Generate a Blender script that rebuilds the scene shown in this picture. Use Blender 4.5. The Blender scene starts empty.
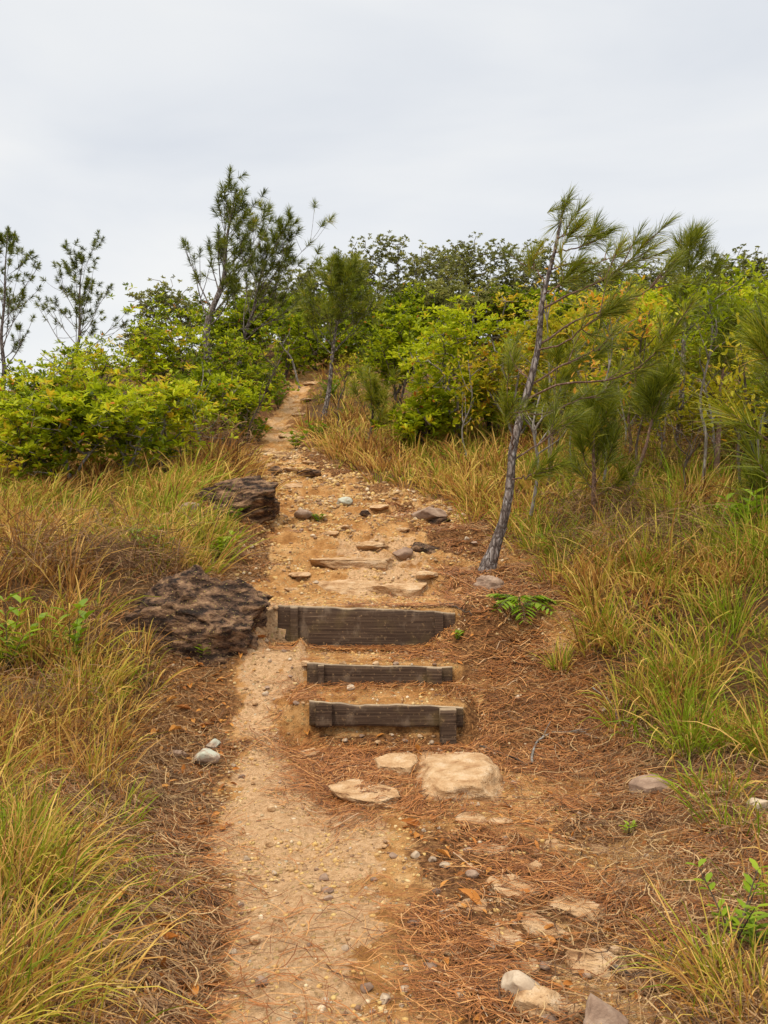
import bpy, bmesh, math, random
import numpy as np
from mathutils import Vector

R = math.radians
rng = np.random.default_rng(7)
scn = bpy.context.scene
COL = scn.collection
F = 887.0          # focal length in pixels of the 768 x 1024 frame
EYE = 1.5

# ------------------------------------------------------------------ noise
def _h(ix, iy, iz, s):
    h = (ix.astype(np.int64) * 374761393 + iy.astype(np.int64) * 668265263 + iz.astype(np.int64) * 2147483647 + s * 974634777) & 0xffffffff
    h = ((h ^ (h >> 13)) * 1274126177) & 0xffffffff
    h = ((h ^ (h >> 16)) * 2246822519) & 0xffffffff
    return ((h ^ (h >> 15)) & 0xffffff) / float(0xffffff) * 2 - 1

def n2(x, y, s=0):
    x = np.asarray(x, float); y = np.asarray(y, float)
    ix = np.floor(x); iy = np.floor(y); fx = x - ix; fy = y - iy
    u = fx * fx * (3 - 2 * fx); v = fy * fy * (3 - 2 * fy); z = np.zeros_like(ix)
    a = _h(ix, iy, z, s); b = _h(ix + 1, iy, z, s); c = _h(ix, iy + 1, z, s); d = _h(ix + 1, iy + 1, z, s)
    return (a * (1 - u) + b * u) * (1 - v) + (c * (1 - u) + d * u) * v

def n3(p, s=0):
    i = np.floor(p); f = p - i; u = f * f * (3 - 2 * f)
    r = 0
    for dx in (0, 1):
        for dy in (0, 1):
            for dz in (0, 1):
                w = (u[:, 0] if dx else 1 - u[:, 0]) * (u[:, 1] if dy else 1 - u[:, 1]) * (u[:, 2] if dz else 1 - u[:, 2])
                r = r + w * _h(i[:, 0] + dx, i[:, 1] + dy, i[:, 2] + dz, s)
    return r

def fbm(x, y, s=0, o=4, g=.5):
    r = 0; a = 1; t = 0
    for k in range(o):
        r = r + a * n2(x * 2 ** k + k * 17.3, y * 2 ** k - k * 9.1, s + k); t += a; a *= g
    return r / t

def sst(a, b, x):
    t = np.clip((x - a) / (b - a), 0, 1); return t * t * (3 - 2 * t)

# ------------------------------------------------------------------ terrain
PY = np.array([-60, -10, 0, 2.6, 4.6, 5.2, 5.6, 6.0, 6.6, 8, 9.8, 13, 17, 21, 25, 29, 34, 40, 50, 80, 400])
PH = np.array([-3, -.4, 0, 0, .0, .06, .22, .47, .78, .98, 1.46, 2.15, 3.1, 4.15, 5.4, 6.7, 7.9, 8.3, 6.5, 0, -30])
_ys = np.arange(-60, 400, .05)
_hs = np.interp(_ys, PY, PH)
_k = np.hanning(15); _k /= _k.sum()
_hs = np.convolve(np.pad(_hs, 7, mode='edge'), _k, 'valid')
_k2 = np.hanning(61); _k2 /= _k2.sum()
_hs2 = np.convolve(np.pad(_hs, 30, mode='edge'), _k2, 'valid')
_w = sst(8, 11, _ys)
_hs = _hs * (1 - _w) + _hs2 * _w

# rows of the bare corridor: y, left litter edge, sand left, sand right, right grass edge (pixels of the frame, turned into metres)
TB = np.array([
    [1.0, 60, 140, 520, 900], [2.6, 150, 215, 450, 760], [3.4, 132, 212, 430, 722], [4.4, 130, 228, 400, 675], [5.2, 138, 235, 330, 632],
    [5.8, 160, 228, 295, 592], [6.5, 185, 240, 470, 572], [8, 230, 278, 445, 530], [9.8, 250, 276, 402, 448], [13, 244, 259, 306, 328],
    [17, 256, 266, 287, 298], [21, 280, 290, 307, 314], [25, 288, 294, 318, 328], [29, 300, 306, 322, 326]])
def TX(y, c):
    return np.interp(y, TB[:, 0], (TB[:, c] - 384) / F * TB[:, 0])

def masks(x, y):
    wv = .12 * fbm(x * 1.7, y * 1.7, 31, 3) + .05 * n2(x * 9, y * 9, 32)
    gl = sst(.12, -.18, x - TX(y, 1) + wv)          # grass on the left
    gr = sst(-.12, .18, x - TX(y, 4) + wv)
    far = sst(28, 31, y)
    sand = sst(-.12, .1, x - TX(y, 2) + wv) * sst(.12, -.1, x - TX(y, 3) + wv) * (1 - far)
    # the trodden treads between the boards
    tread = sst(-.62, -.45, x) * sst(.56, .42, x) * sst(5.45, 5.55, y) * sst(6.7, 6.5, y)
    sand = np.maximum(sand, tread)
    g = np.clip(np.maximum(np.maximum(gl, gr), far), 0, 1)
    return g, np.clip(sand, 0, 1)

def H(x, y, fine=True):
    x = np.asarray(x, float); y = np.asarray(y, float)
    h = np.interp(y, _ys, _hs)
    # steps
    inx = sst(-.66, -.54, x) * sst(.60, .50, x)
    inx3 = sst(-.92, -.80, x) * sst(.62, .54, x)
    st = np.where(y < 5.5, .05, np.where(y < 5.96, .30 + .09 * (y - 5.5), .47 + .06 * (y - 5.96)))
    st = np.where((y > 5.38) & (y < 5.52), .05 + (y - 5.38) * .6, st)
    m = inx * sst(5.15, 5.3, y) * (y < 6.5)
    h = h * (1 - m) + st * m
    up = .79 + .02 * (y - 6.5)
    m3 = inx3 * (y >= 6.5) * sst(7.6, 7.2, y)
    h = h * (1 - m3) + np.maximum(up, h - .05) * m3
    m4 = (inx3 - inx).clip(0) * (y < 6.5) * sst(6.0, 6.3, y)
    h = h * (1 - m4) + .50 * m4
    h = h + .17 * sst(.22, .56, x) * sst(6.0, 6.42, y) * (y < 6.5) * sst(1.0, .7, x)
    h = h + .04 * sst(-.45, -.85, x) * sst(6.1, 6.42, y) * (y < 6.5) * sst(-1.0, -.85, x)
    # banks
    dl = TX(y, 1) - x; dr = x - TX(y, 4)
    near = sst(2, 5, y)
    h = h + sst(-.35, .5, dl) * (.10 + .16 * near) * sst(34, 26, y)
    h = h + sst(-.5, .5, dr) * (.06 + .10 * near) * sst(34, 26, y)
    h = h + np.clip(dr - .4, 0, 6) * .06 * sst(3, 8, y) * sst(30, 22, y)
    h = h - np.clip(-x - 4.5, 0, 40) * .17 * sst(14, 26, y)
    h = h + .25 * fbm(x * .16, y * .16, 3, 3) * sst(12, 24, y)
    if fine:
        big = np.clip(1 - (y - 30) / 20, 0, 1)
        stepm = 1 - .75 * inx3 * sst(5.2, 5.5, y) * sst(7.0, 6.6, y)
        off = 1 - masks(x, y)[1] * .5
        h = h + big * stepm * (off * .045 * fbm(x * 2.1, y * 2.1, 5, 4) + .016 * np.abs(n2(x * 7, y * 7, 8)) + .009 * n2(x * 17, y * 17, 9) + .005 * n2(x * 41, y * 41, 10))
        rub = sst(6.7, 7.3, y) * big * (1 - .6 * masks(x, y)[0])
        h = h + rub * (.055 * (np.abs(n2(x * 3.1 + y, y * 4.3, 61)) - .3) + .03 * (np.abs(n2(x * 8, y * 9, 62)) - .3) + .014 * n2(x * 21, y * 21, 63))
        # rills and ledges in the trodden earth above the steps
        led = sst(6.9, 7.5, y) * sst(17, 13, y) * sst(-.3, .3, x - TX(y, 1)) * sst(.3, -.3, x - TX(y, 4))
        q = y * 2.3 + 1.3 * n2(x * 1.1, y * .9, 12)
        fr = q - np.floor(q)
        h = h + led * (.09 * (sst(.0, .22, fr) - fr)) 
        rill = np.exp(-((x - (-.42 + .15 * np.sin(y * 1.7) + .1 * n2(y * 2, y * 0, 14))) / .10) ** 2) * sst(5.3, 4.9, y) * sst(1.5, 2.8, y)
        h = h - rill * .035
    return h

def W(px, py, y):
    return np.array([(px - 384) / F * y, y, EYE - (py - 512) / F * y])

def G(px, py):
    """the ground point seen at a pixel"""
    ys = np.arange(2.0, 45, .01)
    z = EYE - (py - 512) / F * ys
    hh = H((px - 384) / F * ys, ys)
    i = np.argmax(hh >= z)
    return np.array([(px - 384) / F * ys[i], ys[i], hh[i]])

def at(px, y):
    x = (px - 384) / F * y
    return np.array([x, y, float(H(x, y))])

# ------------------------------------------------------------------ mesh collector
def nrm(v):
    return v / np.maximum(np.linalg.norm(v, axis=-1, keepdims=True), 1e-9)

class MB:
    def __init__(s): s.v = []; s.t = []; s.q = []; s.a = []; s.n = 0
    def add(s, v, t=None, q=None, tint=.5):
        v = np.asarray(v, float).reshape(-1, 3)
        if t is not None and len(t): s.t.append(np.asarray(t, np.int64).reshape(-1, 3) + s.n)
        if q is not None and len(q): s.q.append(np.asarray(q, np.int64).reshape(-1, 4) + s.n)
        s.v.append(v); s.a.append(np.broadcast_to(np.asarray(tint, float), (len(v),)).copy()); s.n += len(v)
    def build(s, name, mat, parent=None, loc=None, smooth=False):
        v = np.concatenate(s.v)
        if loc is not None: v = v - np.asarray(loc)
        T = np.concatenate(s.t) if s.t else np.zeros((0, 3), np.int64)
        Q = np.concatenate(s.q) if s.q else np.zeros((0, 4), np.int64)
        me = bpy.data.meshes.new(name)
        me.vertices.add(len(v)); me.vertices.foreach_set('co', v.astype(np.float32).ravel())
        me.loops.add(len(T) * 3 + len(Q) * 4)
        me.loops.foreach_set('vertex_index', np.concatenate([T.ravel(), Q.ravel()]).astype(np.int32))
        me.polygons.add(len(T) + len(Q))
        me.polygons.foreach_set('loop_start', np.concatenate([np.arange(len(T)) * 3, len(T) * 3 + np.arange(len(Q)) * 4]).astype(np.int32))
        me.update(calc_edges=True)
        at_ = me.attributes.new('tint', 'FLOAT', 'POINT'); at_.data.foreach_set('value', np.concatenate(s.a).astype(np.float32))
        if smooth: me.polygons.foreach_set('use_smooth', np.ones(len(me.polygons), bool))
        me.materials.append(mat)
        o = bpy.data.objects.new(name, me); COL.objects.link(o)
        if parent is not None: o.parent = parent
        elif loc is not None: o.location = Vector(loc)
        return o

def root(name, loc, label, cat, group=None):
    o = bpy.data.objects.new(name, None); o.empty_display_size = .2; COL.objects.link(o)
    o.location = Vector(loc); return tag(o, label, cat, group)
def tag(o, label=None, cat=None, group=None, kind=None):
    if label: o['label'] = label
    if cat: o['category'] = cat
    if group: o['group'] = group
    if kind: o['kind'] = kind
    return o

def tube(mb, pts, rad, sides=6, tint=.5, rough=0, seed=0, cap=True):
    pts = np.asarray(pts, float); rad = np.asarray(rad, float); n = len(pts)
    tan = np.gradient(pts, axis=0) if n > 1 else pts
    tan = nrm(tan)
    ref = np.where(np.abs(tan[:, 2:3]) > .9, np.array([[1., 0, 0]]), np.array([[0, 0, 1.]]))
    if abs(tan[0, 2]) > .6: ref = np.tile(np.array([[1., 0, 0]]), (n, 1))
    a = nrm(np.cross(tan, ref)); b = np.cross(tan, a)
    th = np.arange(sides) / sides * 2 * np.pi
    ring = a[:, None] * np.cos(th)[None, :, None] + b[:, None] * np.sin(th)[None, :, None]
    rr = np.repeat(rad[:, None], sides, 1)
    v = pts[:, None] + ring * rr[..., None]
    if rough:
        p = v.reshape(-1, 3)
        d = 1 + rough * (n3(p * np.array([22, 22, 9]), seed) + .6 * n3(p * np.array([50, 50, 22]), seed + 3))
        v = pts[:, None] + ring * (rr * d.reshape(n, sides))[..., None]
    i = np.arange(n - 1)[:, None] * sides; j = np.arange(sides)[None]; j2 = (j + 1) % sides
    q = np.stack([i + j, i + j2, i + sides + j2, i + sides + j], -1).reshape(-1, 4)
    v = v.reshape(-1, 3)
    t = []
    if cap:
        v = np.vstack([v, pts[-1] + tan[-1] * rad[-1] * .6])
        t = [[(n - 1) * sides + k, (n - 1) * sides + (k + 1) % sides, n * sides] for k in range(sides)]
    mb.add(v, t, q, tint)

def spline(pts, n):
    pts = np.asarray(pts, float); m = len(pts)
    P = np.vstack([2 * pts[0] - pts[1], pts, 2 * pts[-1] - pts[-2]])
    u = np.linspace(0, m - 1 - 1e-6, n); k = np.floor(u).astype(int); f = (u - k)[:, None]
    p0, p1, p2, p3 = P[k], P[k + 1], P[k + 2], P[k + 3]
    return .5 * (2 * p1 + (p2 - p0) * f + (2 * p0 - 5 * p1 + 4 * p2 - p3) * f * f + (3 * p1 - p0 - 3 * p2 + p3) * f ** 3)

def blades(mb, base, d, L, w, droop=0., segs=2, tint=.5, r=None, side=None, taper=.8):
    """thin curved strips: grass blades, pine needles"""
    r = r or rng
    base = np.asarray(base, float); N = len(base); d = nrm(np.asarray(d, float))
    L = np.broadcast_to(L, (N,)); w = np.broadcast_to(w, (N,)); droop = np.broadcast_to(droop, (N,)); tint = np.broadcast_to(tint, (N,))
    if side is None: side = nrm(np.cross(d, r.normal(size=(N, 3))))
    vs = []
    for k in range(segs + 1):
        t = k / segs
        p = base + d * (L * t)[:, None]
        p = p + np.array([0, 0, -1.]) * (droop * L * t * t)[:, None]
        ww = w * .5 * (1 - t ** 2 * taper)
        if k < segs:
            vs += [p - side * ww[:, None], p + side * ww[:, None]]
        else: vs.append(p)
    m = 2 * segs + 1
    v = np.stack(vs, 1).reshape(-1, 3)
    o = np.arange(N)[:, None] * m
    q = [o + np.array([[2 * k, 2 * k + 1, 2 * k + 3, 2 * k + 2]]) for k in range(segs - 1)]
    t3 = o + np.array([[2 * segs - 2, 2 * segs - 1, 2 * segs]])
    mb.add(v, t3, np.concatenate(q) if q else None, np.repeat(tint, m))

def leaves(mb, base, d, L, wd, fold=.25, curl=.15, tint=.5, r=None, up=None):
    r = r or rng
    N = len(base); d = nrm(d); L = np.broadcast_to(L, (N,))[:, None]; wd = np.broadcast_to(wd, (N,))[:, None]
    u = np.array([[0, 0, 1.]]) + r.normal(size=(N, 3)) * .35 if up is None else up
    s = nrm(np.cross(d, u)); nn = np.cross(s, d)
    b = base; m1 = base + d * L * .35 - nn * L * wd * fold * .4; m2 = base + d * L * .72 - nn * (L * wd * fold * .4 + L * curl * .5)
    tip = base + d * L - nn * L * curl
    l1 = m1 + s * L * wd * .42 + nn * L * wd * fold; r1 = m1 - s * L * wd * .42 + nn * L * wd * fold
    l2 = m2 + s * L * wd * .46 + nn * L * wd * fold; r2 = m2 - s * L * wd * .46 + nn * L * wd * fold
    v = np.stack([b, m1, m2, tip, l1, l2, r1, r2], 1).reshape(-1, 3)
    o = np.arange(N)[:, None] * 8
    t = np.concatenate([o + np.array([[a]]).reshape(1, 3) for a in ([0, 1, 4], [0, 6, 1], [2, 3, 5], [2, 7, 3])])
    q = np.concatenate([o + np.array([a]) for a in ([1, 2, 5, 4], [1, 6, 7, 2])])
    mb.add(v, t, q, np.repeat(np.broadcast_to(tint, (N,)), 8))

def small_leaves(mb, base, d, L, wd, fold, curl, tint, r):
    N = len(base); d = nrm(d); L = L[:, None]; wd = wd[:, None]
    s = nrm(np.cross(d, np.array([[0, 0, 1.]]) + r.normal(size=(N, 3)) * .4)); nn = np.cross(s, d)
    v = np.stack([base, base + d * L * .5 + s * L * wd * .5 + nn * L * .08, base + d * L - nn * L * curl, base + d * L * .5 - s * L * wd * .5 + nn * L * .08], 1).reshape(-1, 3)
    o = np.arange(N)[:, None] * 4
    mb.add(v, np.concatenate([o + np.array([[0, 1, 2]]), o + np.array([[0, 2, 3]])]), None, np.repeat(tint, 4))

# ------------------------------------------------------------------ materials
def newmat(name):
    m = bpy.data.materials.new(name); m.use_nodes = True; nt = m.node_tree; nt.nodes.clear()
    o = nt.nodes.new('ShaderNodeOutputMaterial'); return m, nt, o
def nd(nt, typ, **k):
    n = nt.nodes.new(typ)
    for a, b in k.items(): setattr(n, a, b)
    return n
def ramp(nt, fac, stops, interp='LINEAR'):
    n = nt.nodes.new('ShaderNodeValToRGB'); e = n.color_ramp.elements; n.color_ramp.interpolation = interp
    while len(e) < len(stops): e.new(.5)
    for i, (p, c) in enumerate(stops): e[i].position = p; e[i].color = (*c, 1)
    if fac is not None: nt.links.new(fac, n.inputs[0])
    return n.outputs[0]
def mixc(nt, f, a, b, mode='MIX'):
    n = nd(nt, 'ShaderNodeMix', data_type='RGBA', blend_type=mode)
    for s, v in ((n.inputs[0], f), (n.inputs[6], a), (n.inputs[7], b)):
        if hasattr(v, 'links') or hasattr(v, 'is_linked'): nt.links.new(v, s)
        else: s.default_value = v if not isinstance(v, tuple) else (*v, 1)
    return n.outputs[2]
def noise(nt, vec, scale, detail=4, rough=.55, dist=0):
    n = nd(nt, 'ShaderNodeTexNoise'); n.inputs['Scale'].default_value = scale; n.inputs['Detail'].default_value = detail
    n.inputs['Roughness'].default_value = rough; n.inputs['Distortion'].default_value = dist
    if vec is not None: nt.links.new(vec, n.inputs['Vector'])
    return n.outputs['Fac']
def maprange(nt, v, a, b, c=0., d=1.):
    n = nd(nt, 'ShaderNodeMapRange'); n.inputs[1].default_value = a; n.inputs[2].default_value = b; n.inputs[3].default_value = c; n.inputs[4].default_value = d
    nt.links.new(v, n.inputs[0]); return n.outputs[0]
def math_(nt, op, a, b=None):
    n = nd(nt, 'ShaderNodeMath', operation=op)
    for s, v in zip(n.inputs, (a, b)):
        if v is None: continue
        if isinstance(v, (int, float)): s.default_value = v
        else: nt.links.new(v, s)
    return n.outputs[0]
def attr(nt, name): return nd(nt, 'ShaderNodeAttribute', attribute_name=name).outputs['Fac']
def pos(nt): return nd(nt, 'ShaderNodeNewGeometry').outputs['Position']
def objc(nt): return nd(nt, 'ShaderNodeTexCoord').outputs['Object']
def bump(nt, h, strength, dist, nrmin=None):
    n = nd(nt, 'ShaderNodeBump'); n.inputs['Strength'].default_value = strength; n.inputs['Distance'].default_value = dist
    nt.links.new(h, n.inputs['Height'])
    if nrmin is not None: nt.links.new(nrmin, n.inputs['Normal'])
    return n.outputs[0]
def princ(nt, out, col, rough=.9, normal=None, spec=.2):
    p = nd(nt, 'ShaderNodeBsdfPrincipled'); p.inputs['Roughness'].default_value = rough; p.inputs['Specular IOR Level'].default_value = spec
    if isinstance(col, tuple): p.inputs['Base Color'].default_value = (*col, 1)
    else: nt.links.new(col, p.inputs['Base Color'])
    if normal is not None: nt.links.new(normal, p.inputs['Normal'])
    nt.links.new(p.outputs[0], out.inputs[0]); return p

def leafmat(name, stops, trans=.35, gloss=.12, rough=.45):
    m, nt, o = newmat(name)
    c = ramp(nt, attr(nt, 'tint'), stops)
    p = nd(nt, 'ShaderNodeBsdfPrincipled'); p.inputs['Roughness'].default_value = rough; p.inputs['Specular IOR Level'].default_value = gloss
    nt.links.new(c, p.inputs['Base Color'])
    t = nd(nt, 'ShaderNodeBsdfTranslucent'); nt.links.new(c, t.inputs[0])
    mx = nd(nt, 'ShaderNodeMixShader'); mx.inputs[0].default_value = trans
    nt.links.new(p.outputs[0], mx.inputs[1]); nt.links.new(t.outputs[0], mx.inputs[2]); nt.links.new(mx.outputs[0], o.inputs[0])
    return m

M = {}
M['grass'] = leafmat('grass_blades', [(0, (.12, .058, .025)), (.18, (.32, .145, .04)), (.36, (.52, .26, .065)), (.49, (.82, .54, .16)), (.60, (.52, .43, .055)), (.78, (.27, .30, .02)), (.92, (.15, .22, .012)), (1, (.28, .38, .02))], .3, .15, .5)
M['dead_grass'] = leafmat('dead_grass', [(0, (.07, .04, .025)), (.4, (.22, .125, .065)), (.75, (.42, .26, .13)), (1, (.62, .44, .22))], .2, .1, .6)
M['needle'] = leafmat('pine_needles', [(0, (.055, .07, .010)), (.3, (.13, .16, .012)), (.6, (.26, .29, .018)), (.85, (.48, .44, .035)), (1, (.58, .34, .06))], .3, .3, .35)
M['leaf'] = leafmat('broad_leaves', [(0, (.05, .075, .006)), (.3, (.18, .24, .008)), (.6, (.43, .50, .012)), (.9, (.66, .67, .03)), (.96, (.62, .32, .03)), (1, (.62, .20, .04))], .45, .2, .45)
M['leaf_yellow'] = leafmat('yellowing_leaves', [(0, (.20, .20, .012)), (.4, (.44, .42, .018)), (.75, (.66, .50, .035)), (1, (.72, .33, .04))], .45, .2, .45)
M['leaf_olive'] = leafmat('olive_leaves', [(0, (.13, .14, .04)), (.5, (.30, .31, .08)), (.9, (.46, .44, .11)), (1, (.50, .40, .14))], .35, .2, .45)
M['fresh'] = leafmat('fresh_leaves', [(0, (.10, .17, .008)), (.5, (.20, .31, .012)), (1, (.36, .46, .02))], .35, .25, .4)
M['litter'] = leafmat('dry_needles', [(0, (.07, .030, .016)), (.3, (.22, .082, .026)), (.62, (.42, .165, .048)), (.85, (.62, .33, .12)), (1, (.45, .33, .22))], .1, .2, .5)
M['deadleaf'] = leafmat('dead_leaves', [(0, (.16, .06, .02)), (.5, (.46, .17, .035)), (1, (.62, .30, .07))], .15, .15, .5)

def woodmat(name, c0, c1, c2, sc=30, stretch=.35, bs=.6, bd=.01):
    m, nt, o = newmat(name)
    mp = nd(nt, 'ShaderNodeMapping'); mp.inputs['Scale'].default_value = (1, 1, stretch); nt.links.new(pos(nt), mp.inputs[0])
    n = noise(nt, mp.outputs[0], sc, 5, .7, .8)
    wp = nd(nt, 'ShaderNodeTexNoise'); wp.inputs['Scale'].default_value = sc * .9; wp.inputs['Detail'].default_value = 3; nt.links.new(mp.outputs[0], wp.inputs['Vector'])
    wa = nd(nt, 'ShaderNodeVectorMath', operation='MULTIPLY_ADD'); nt.links.new(wp.outputs['Color'], wa.inputs[0]); wa.inputs[1].default_value = (.05, .05, .05); nt.links.new(mp.outputs[0], wa.inputs[2])
    v = nd(nt, 'ShaderNodeTexVoronoi', feature='DISTANCE_TO_EDGE'); v.inputs['Scale'].default_value = sc * .8; nt.links.new(wa.outputs[0], v.inputs['Vector'])
    e = maprange(nt, v.outputs[0], .0, .25)
    c = ramp(nt, n, [(.3, c0), (.52, c1), (.72, c2)])
    c = mixc(nt, e, c0, c)
    hgt = math_(nt, 'ADD', math_(nt, 'MULTIPLY', e, .7), n)
    princ(nt, o, c, .9, bump(nt, hgt, bs, bd), .15); return m
M['bark'] = woodmat('pine_bark', (.07, .05, .042), (.30, .25, .225), (.58, .58, .58), 30, .4, .9, .012)
M['bark_red'] = woodmat('young_pine_bark', (.12, .07, .05), (.27, .17, .13), (.38, .31, .26), 40, .4, .5, .006)
M['bark_pale'] = woodmat('pale_bark', (.14, .12, .10), (.30, .27, .24), (.46, .44, .41), 25, .3, .4, .006)
M['bark_brown'] = woodmat('brown_bark', (.06, .045, .035), (.15, .11, .08), (.26, .22, .18), 25, .3, .4, .006)

def rockmat(name, stops, sc=6, layer=0, speck=None, bs=.7, bd=.02, lichen=None):
    m, nt, o = newmat(name)
    P = pos(nt)
    mp = nd(nt, 'ShaderNodeMapping'); mp.inputs['Scale'].default_value = (1, 1, 1 + layer); mp.inputs['Rotation'].default_value = (0, R(9), 0); nt.links.new(P, mp.inputs[0])
    n = noise(nt, mp.outputs[0], sc, 8, .62, .3)
    n2_ = noise(nt, P, sc * 9, 4, .6)
    c = ramp(nt, n, stops)
    c = mixc(nt, maprange(nt, n2_, .35, .7, .0, .55), c, mixc(nt, .5, c, stops[0][1]))
    if speck:
        s = noise(nt, P, 75, 2, .5)
        c = mixc(nt, maprange(nt, s, .66, .70), c, speck)
    if lichen:
        s = noise(nt, P, 9, 5, .6)
        c = mixc(nt, maprange(nt, s, .50, .58), c, lichen)
    h = math_(nt, 'ADD', n, math_(nt, 'MULTIPLY', n2_, .3))
    if name == 'dark_layered_rock':
        wv = nd(nt, 'ShaderNodeTexWave', wave_type='BANDS', bands_direction='Z'); wv.inputs['Scale'].default_value = 6.5; wv.inputs['Distortion'].default_value = 11; wv.inputs['Detail'].default_value = 6; wv.inputs['Detail Scale'].default_value = 2.2; wv.inputs['Detail Roughness'].default_value = .7
        nt.links.new(P, wv.inputs['Vector']); cr_ = maprange(nt, math_(nt, 'ADD', wv.outputs['Fac'], maprange(nt, n, .35, .6, -.15, .35)), .0, .3)
        c = mixc(nt, maprange(nt, cr_, 0, 1, .25, 1), (.030, .018, .013), c); h = math_(nt, 'ADD', h, math_(nt, 'MULTIPLY', cr_, .35))  # shade in the layer crevices is put into the colour, besides the bump
    princ(nt, o, c, .85, bump(nt, h, bs, bd), .25); return m
M['rock_dark'] = rockmat('dark_layered_rock', [(.36, (.030, .017, .012)), (.47, (.105, .058, .036)), (.56, (.24, .135, .075)), (.67, (.44, .27, .15))], 8, 1.6, (.50, .38, .12), 1, .06)
M['rock_sand'] = rockmat('sandstone', [(.32, (.26, .135, .06)), (.42, (.46, .27, .13)), (.54, (.60, .40, .22)), (.68, (.70, .52, .34))], 9, 2, (.30, .17, .08), 1, .03)
M['rock_grey'] = rockmat('grey_stone', [(.3, (.26, .18, .12)), (.5, (.48, .37, .26)), (.7, (.64, .54, .41))], 12, 0, None, .6, .01)
M['rock_lichen'] = rockmat('lichen_stone', [(.3, (.20, .14, .10)), (.5, (.40, .30, .22)), (.7, (.56, .48, .38))], 14, 0, None, .8, .012, (.46, .47, .38))
M['rock_brown'] = rockmat('brown_stone', [(.3, (.16, .10, .07)), (.5, (.30, .20, .14)), (.7, (.46, .34, .25))], 10, 1, None, .7, .015)

# pebbles: tint picks a stone colour
m, nt, o = newmat('pebbles')
c = ramp(nt, attr(nt, 'tint'), [(0, (.20, .12, .08)), (.3, (.46, .30, .15)), (.6, (.58, .36, .12)), (.85, (.64, .46, .18)), (1, (.70, .58, .42))])
c = mixc(nt, maprange(nt, noise(nt, pos(nt), 60, 3), .3, .7, 0, .5), c, mixc(nt, .5, c, (.35, .2, .1)))
princ(nt, o, c, .85, None, .25); M['pebble'] = m

# ground
m, nt, o = newmat('ground_earth')
P = pos(nt); SA = attr(nt, 'sand'); GR = attr(nt, 'grassy')
nb = noise(nt, P, 1.1, 6, .6, .4); nm = noise(nt, P, 6, 6, .65); nf = noise(nt, P, 45, 5, .7)
soil = ramp(nt, nm, [(.30, (.27, .125, .042)), (.44, (.48, .245, .085)), (.56, (.62, .35, .14)), (.70, (.74, .49, .24))])
soil = mixc(nt, maprange(nt, nb, .42, .62, 0, .85), soil, mixc(nt, .6, soil, (.42, .19, .055)))
soil = mixc(nt, maprange(nt, noise(nt, P, 16, 6, .75), .56, .72, 0, .7), soil, (.22, .11, .045))
soil = mixc(nt, maprange(nt, math_(nt, 'ADD', attr(nt, 'pale'), maprange(nt, noise(nt, P, 5, 8, .7, .6), .35, .65, -.45, .45)), .45, .62, 0, .8), soil, mixc(nt, maprange(nt, nf, .35, .65), (.50, .30, .155), (.78, .53, .31)))
vor = nd(nt, 'ShaderNodeTexVoronoi', feature='F1'); vor.inputs['Scale'].default_value = 42; nt.links.new(P, vor.inputs['Vector'])
vc = nd(nt, 'ShaderNodeSeparateColor'); nt.links.new(vor.outputs['Color'], vc.inputs[0])
grit = ramp(nt, vc.outputs[0], [(0, (.30, .17, .08)), (.5, (.52, .34, .15)), (.8, (.62, .44, .18)), (1, (.72, .60, .44))])
gm = math_(nt, 'MULTIPLY', maprange(nt, vor.outputs['Distance'], .42, .34), maprange(nt, vc.outputs[1], .45, .5))
gm = math_(nt, 'MULTIPLY', gm, maprange(nt, nm, .42, .56))
soil = mixc(nt, gm, soil, grit)
lit = ramp(nt, nf, [(.34, (.05, .024, .013)), (.5, (.19, .085, .034)), (.62, (.37, .18, .07)), (.76, (.54, .33, .16))])
lit = mixc(nt, maprange(nt, nb, .4, .62, 0, .6), lit, mixc(nt, maprange(nt, nf, .4, .7), (.16, .075, .03), (.50, .27, .10)))
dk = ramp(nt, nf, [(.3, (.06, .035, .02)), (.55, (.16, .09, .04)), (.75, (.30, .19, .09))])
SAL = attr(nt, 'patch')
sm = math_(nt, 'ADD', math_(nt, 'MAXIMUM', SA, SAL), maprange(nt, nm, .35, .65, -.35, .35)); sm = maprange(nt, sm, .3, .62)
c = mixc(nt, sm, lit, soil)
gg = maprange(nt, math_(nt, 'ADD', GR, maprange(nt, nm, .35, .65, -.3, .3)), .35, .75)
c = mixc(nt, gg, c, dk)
hh = math_(nt, 'ADD', math_(nt, 'MULTIPLY', nm, .8), math_(nt, 'ADD', math_(nt, 'MULTIPLY', nf, .35), math_(nt, 'MULTIPLY', gm, .18)))
hh = math_(nt, 'ADD', hh, math_(nt, 'MULTIPLY', noise(nt, P, 14, 8, .75), .5))
princ(nt, o, c, .95, bump(nt, hh, 1.0, .06), .1); M['ground'] = m

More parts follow.
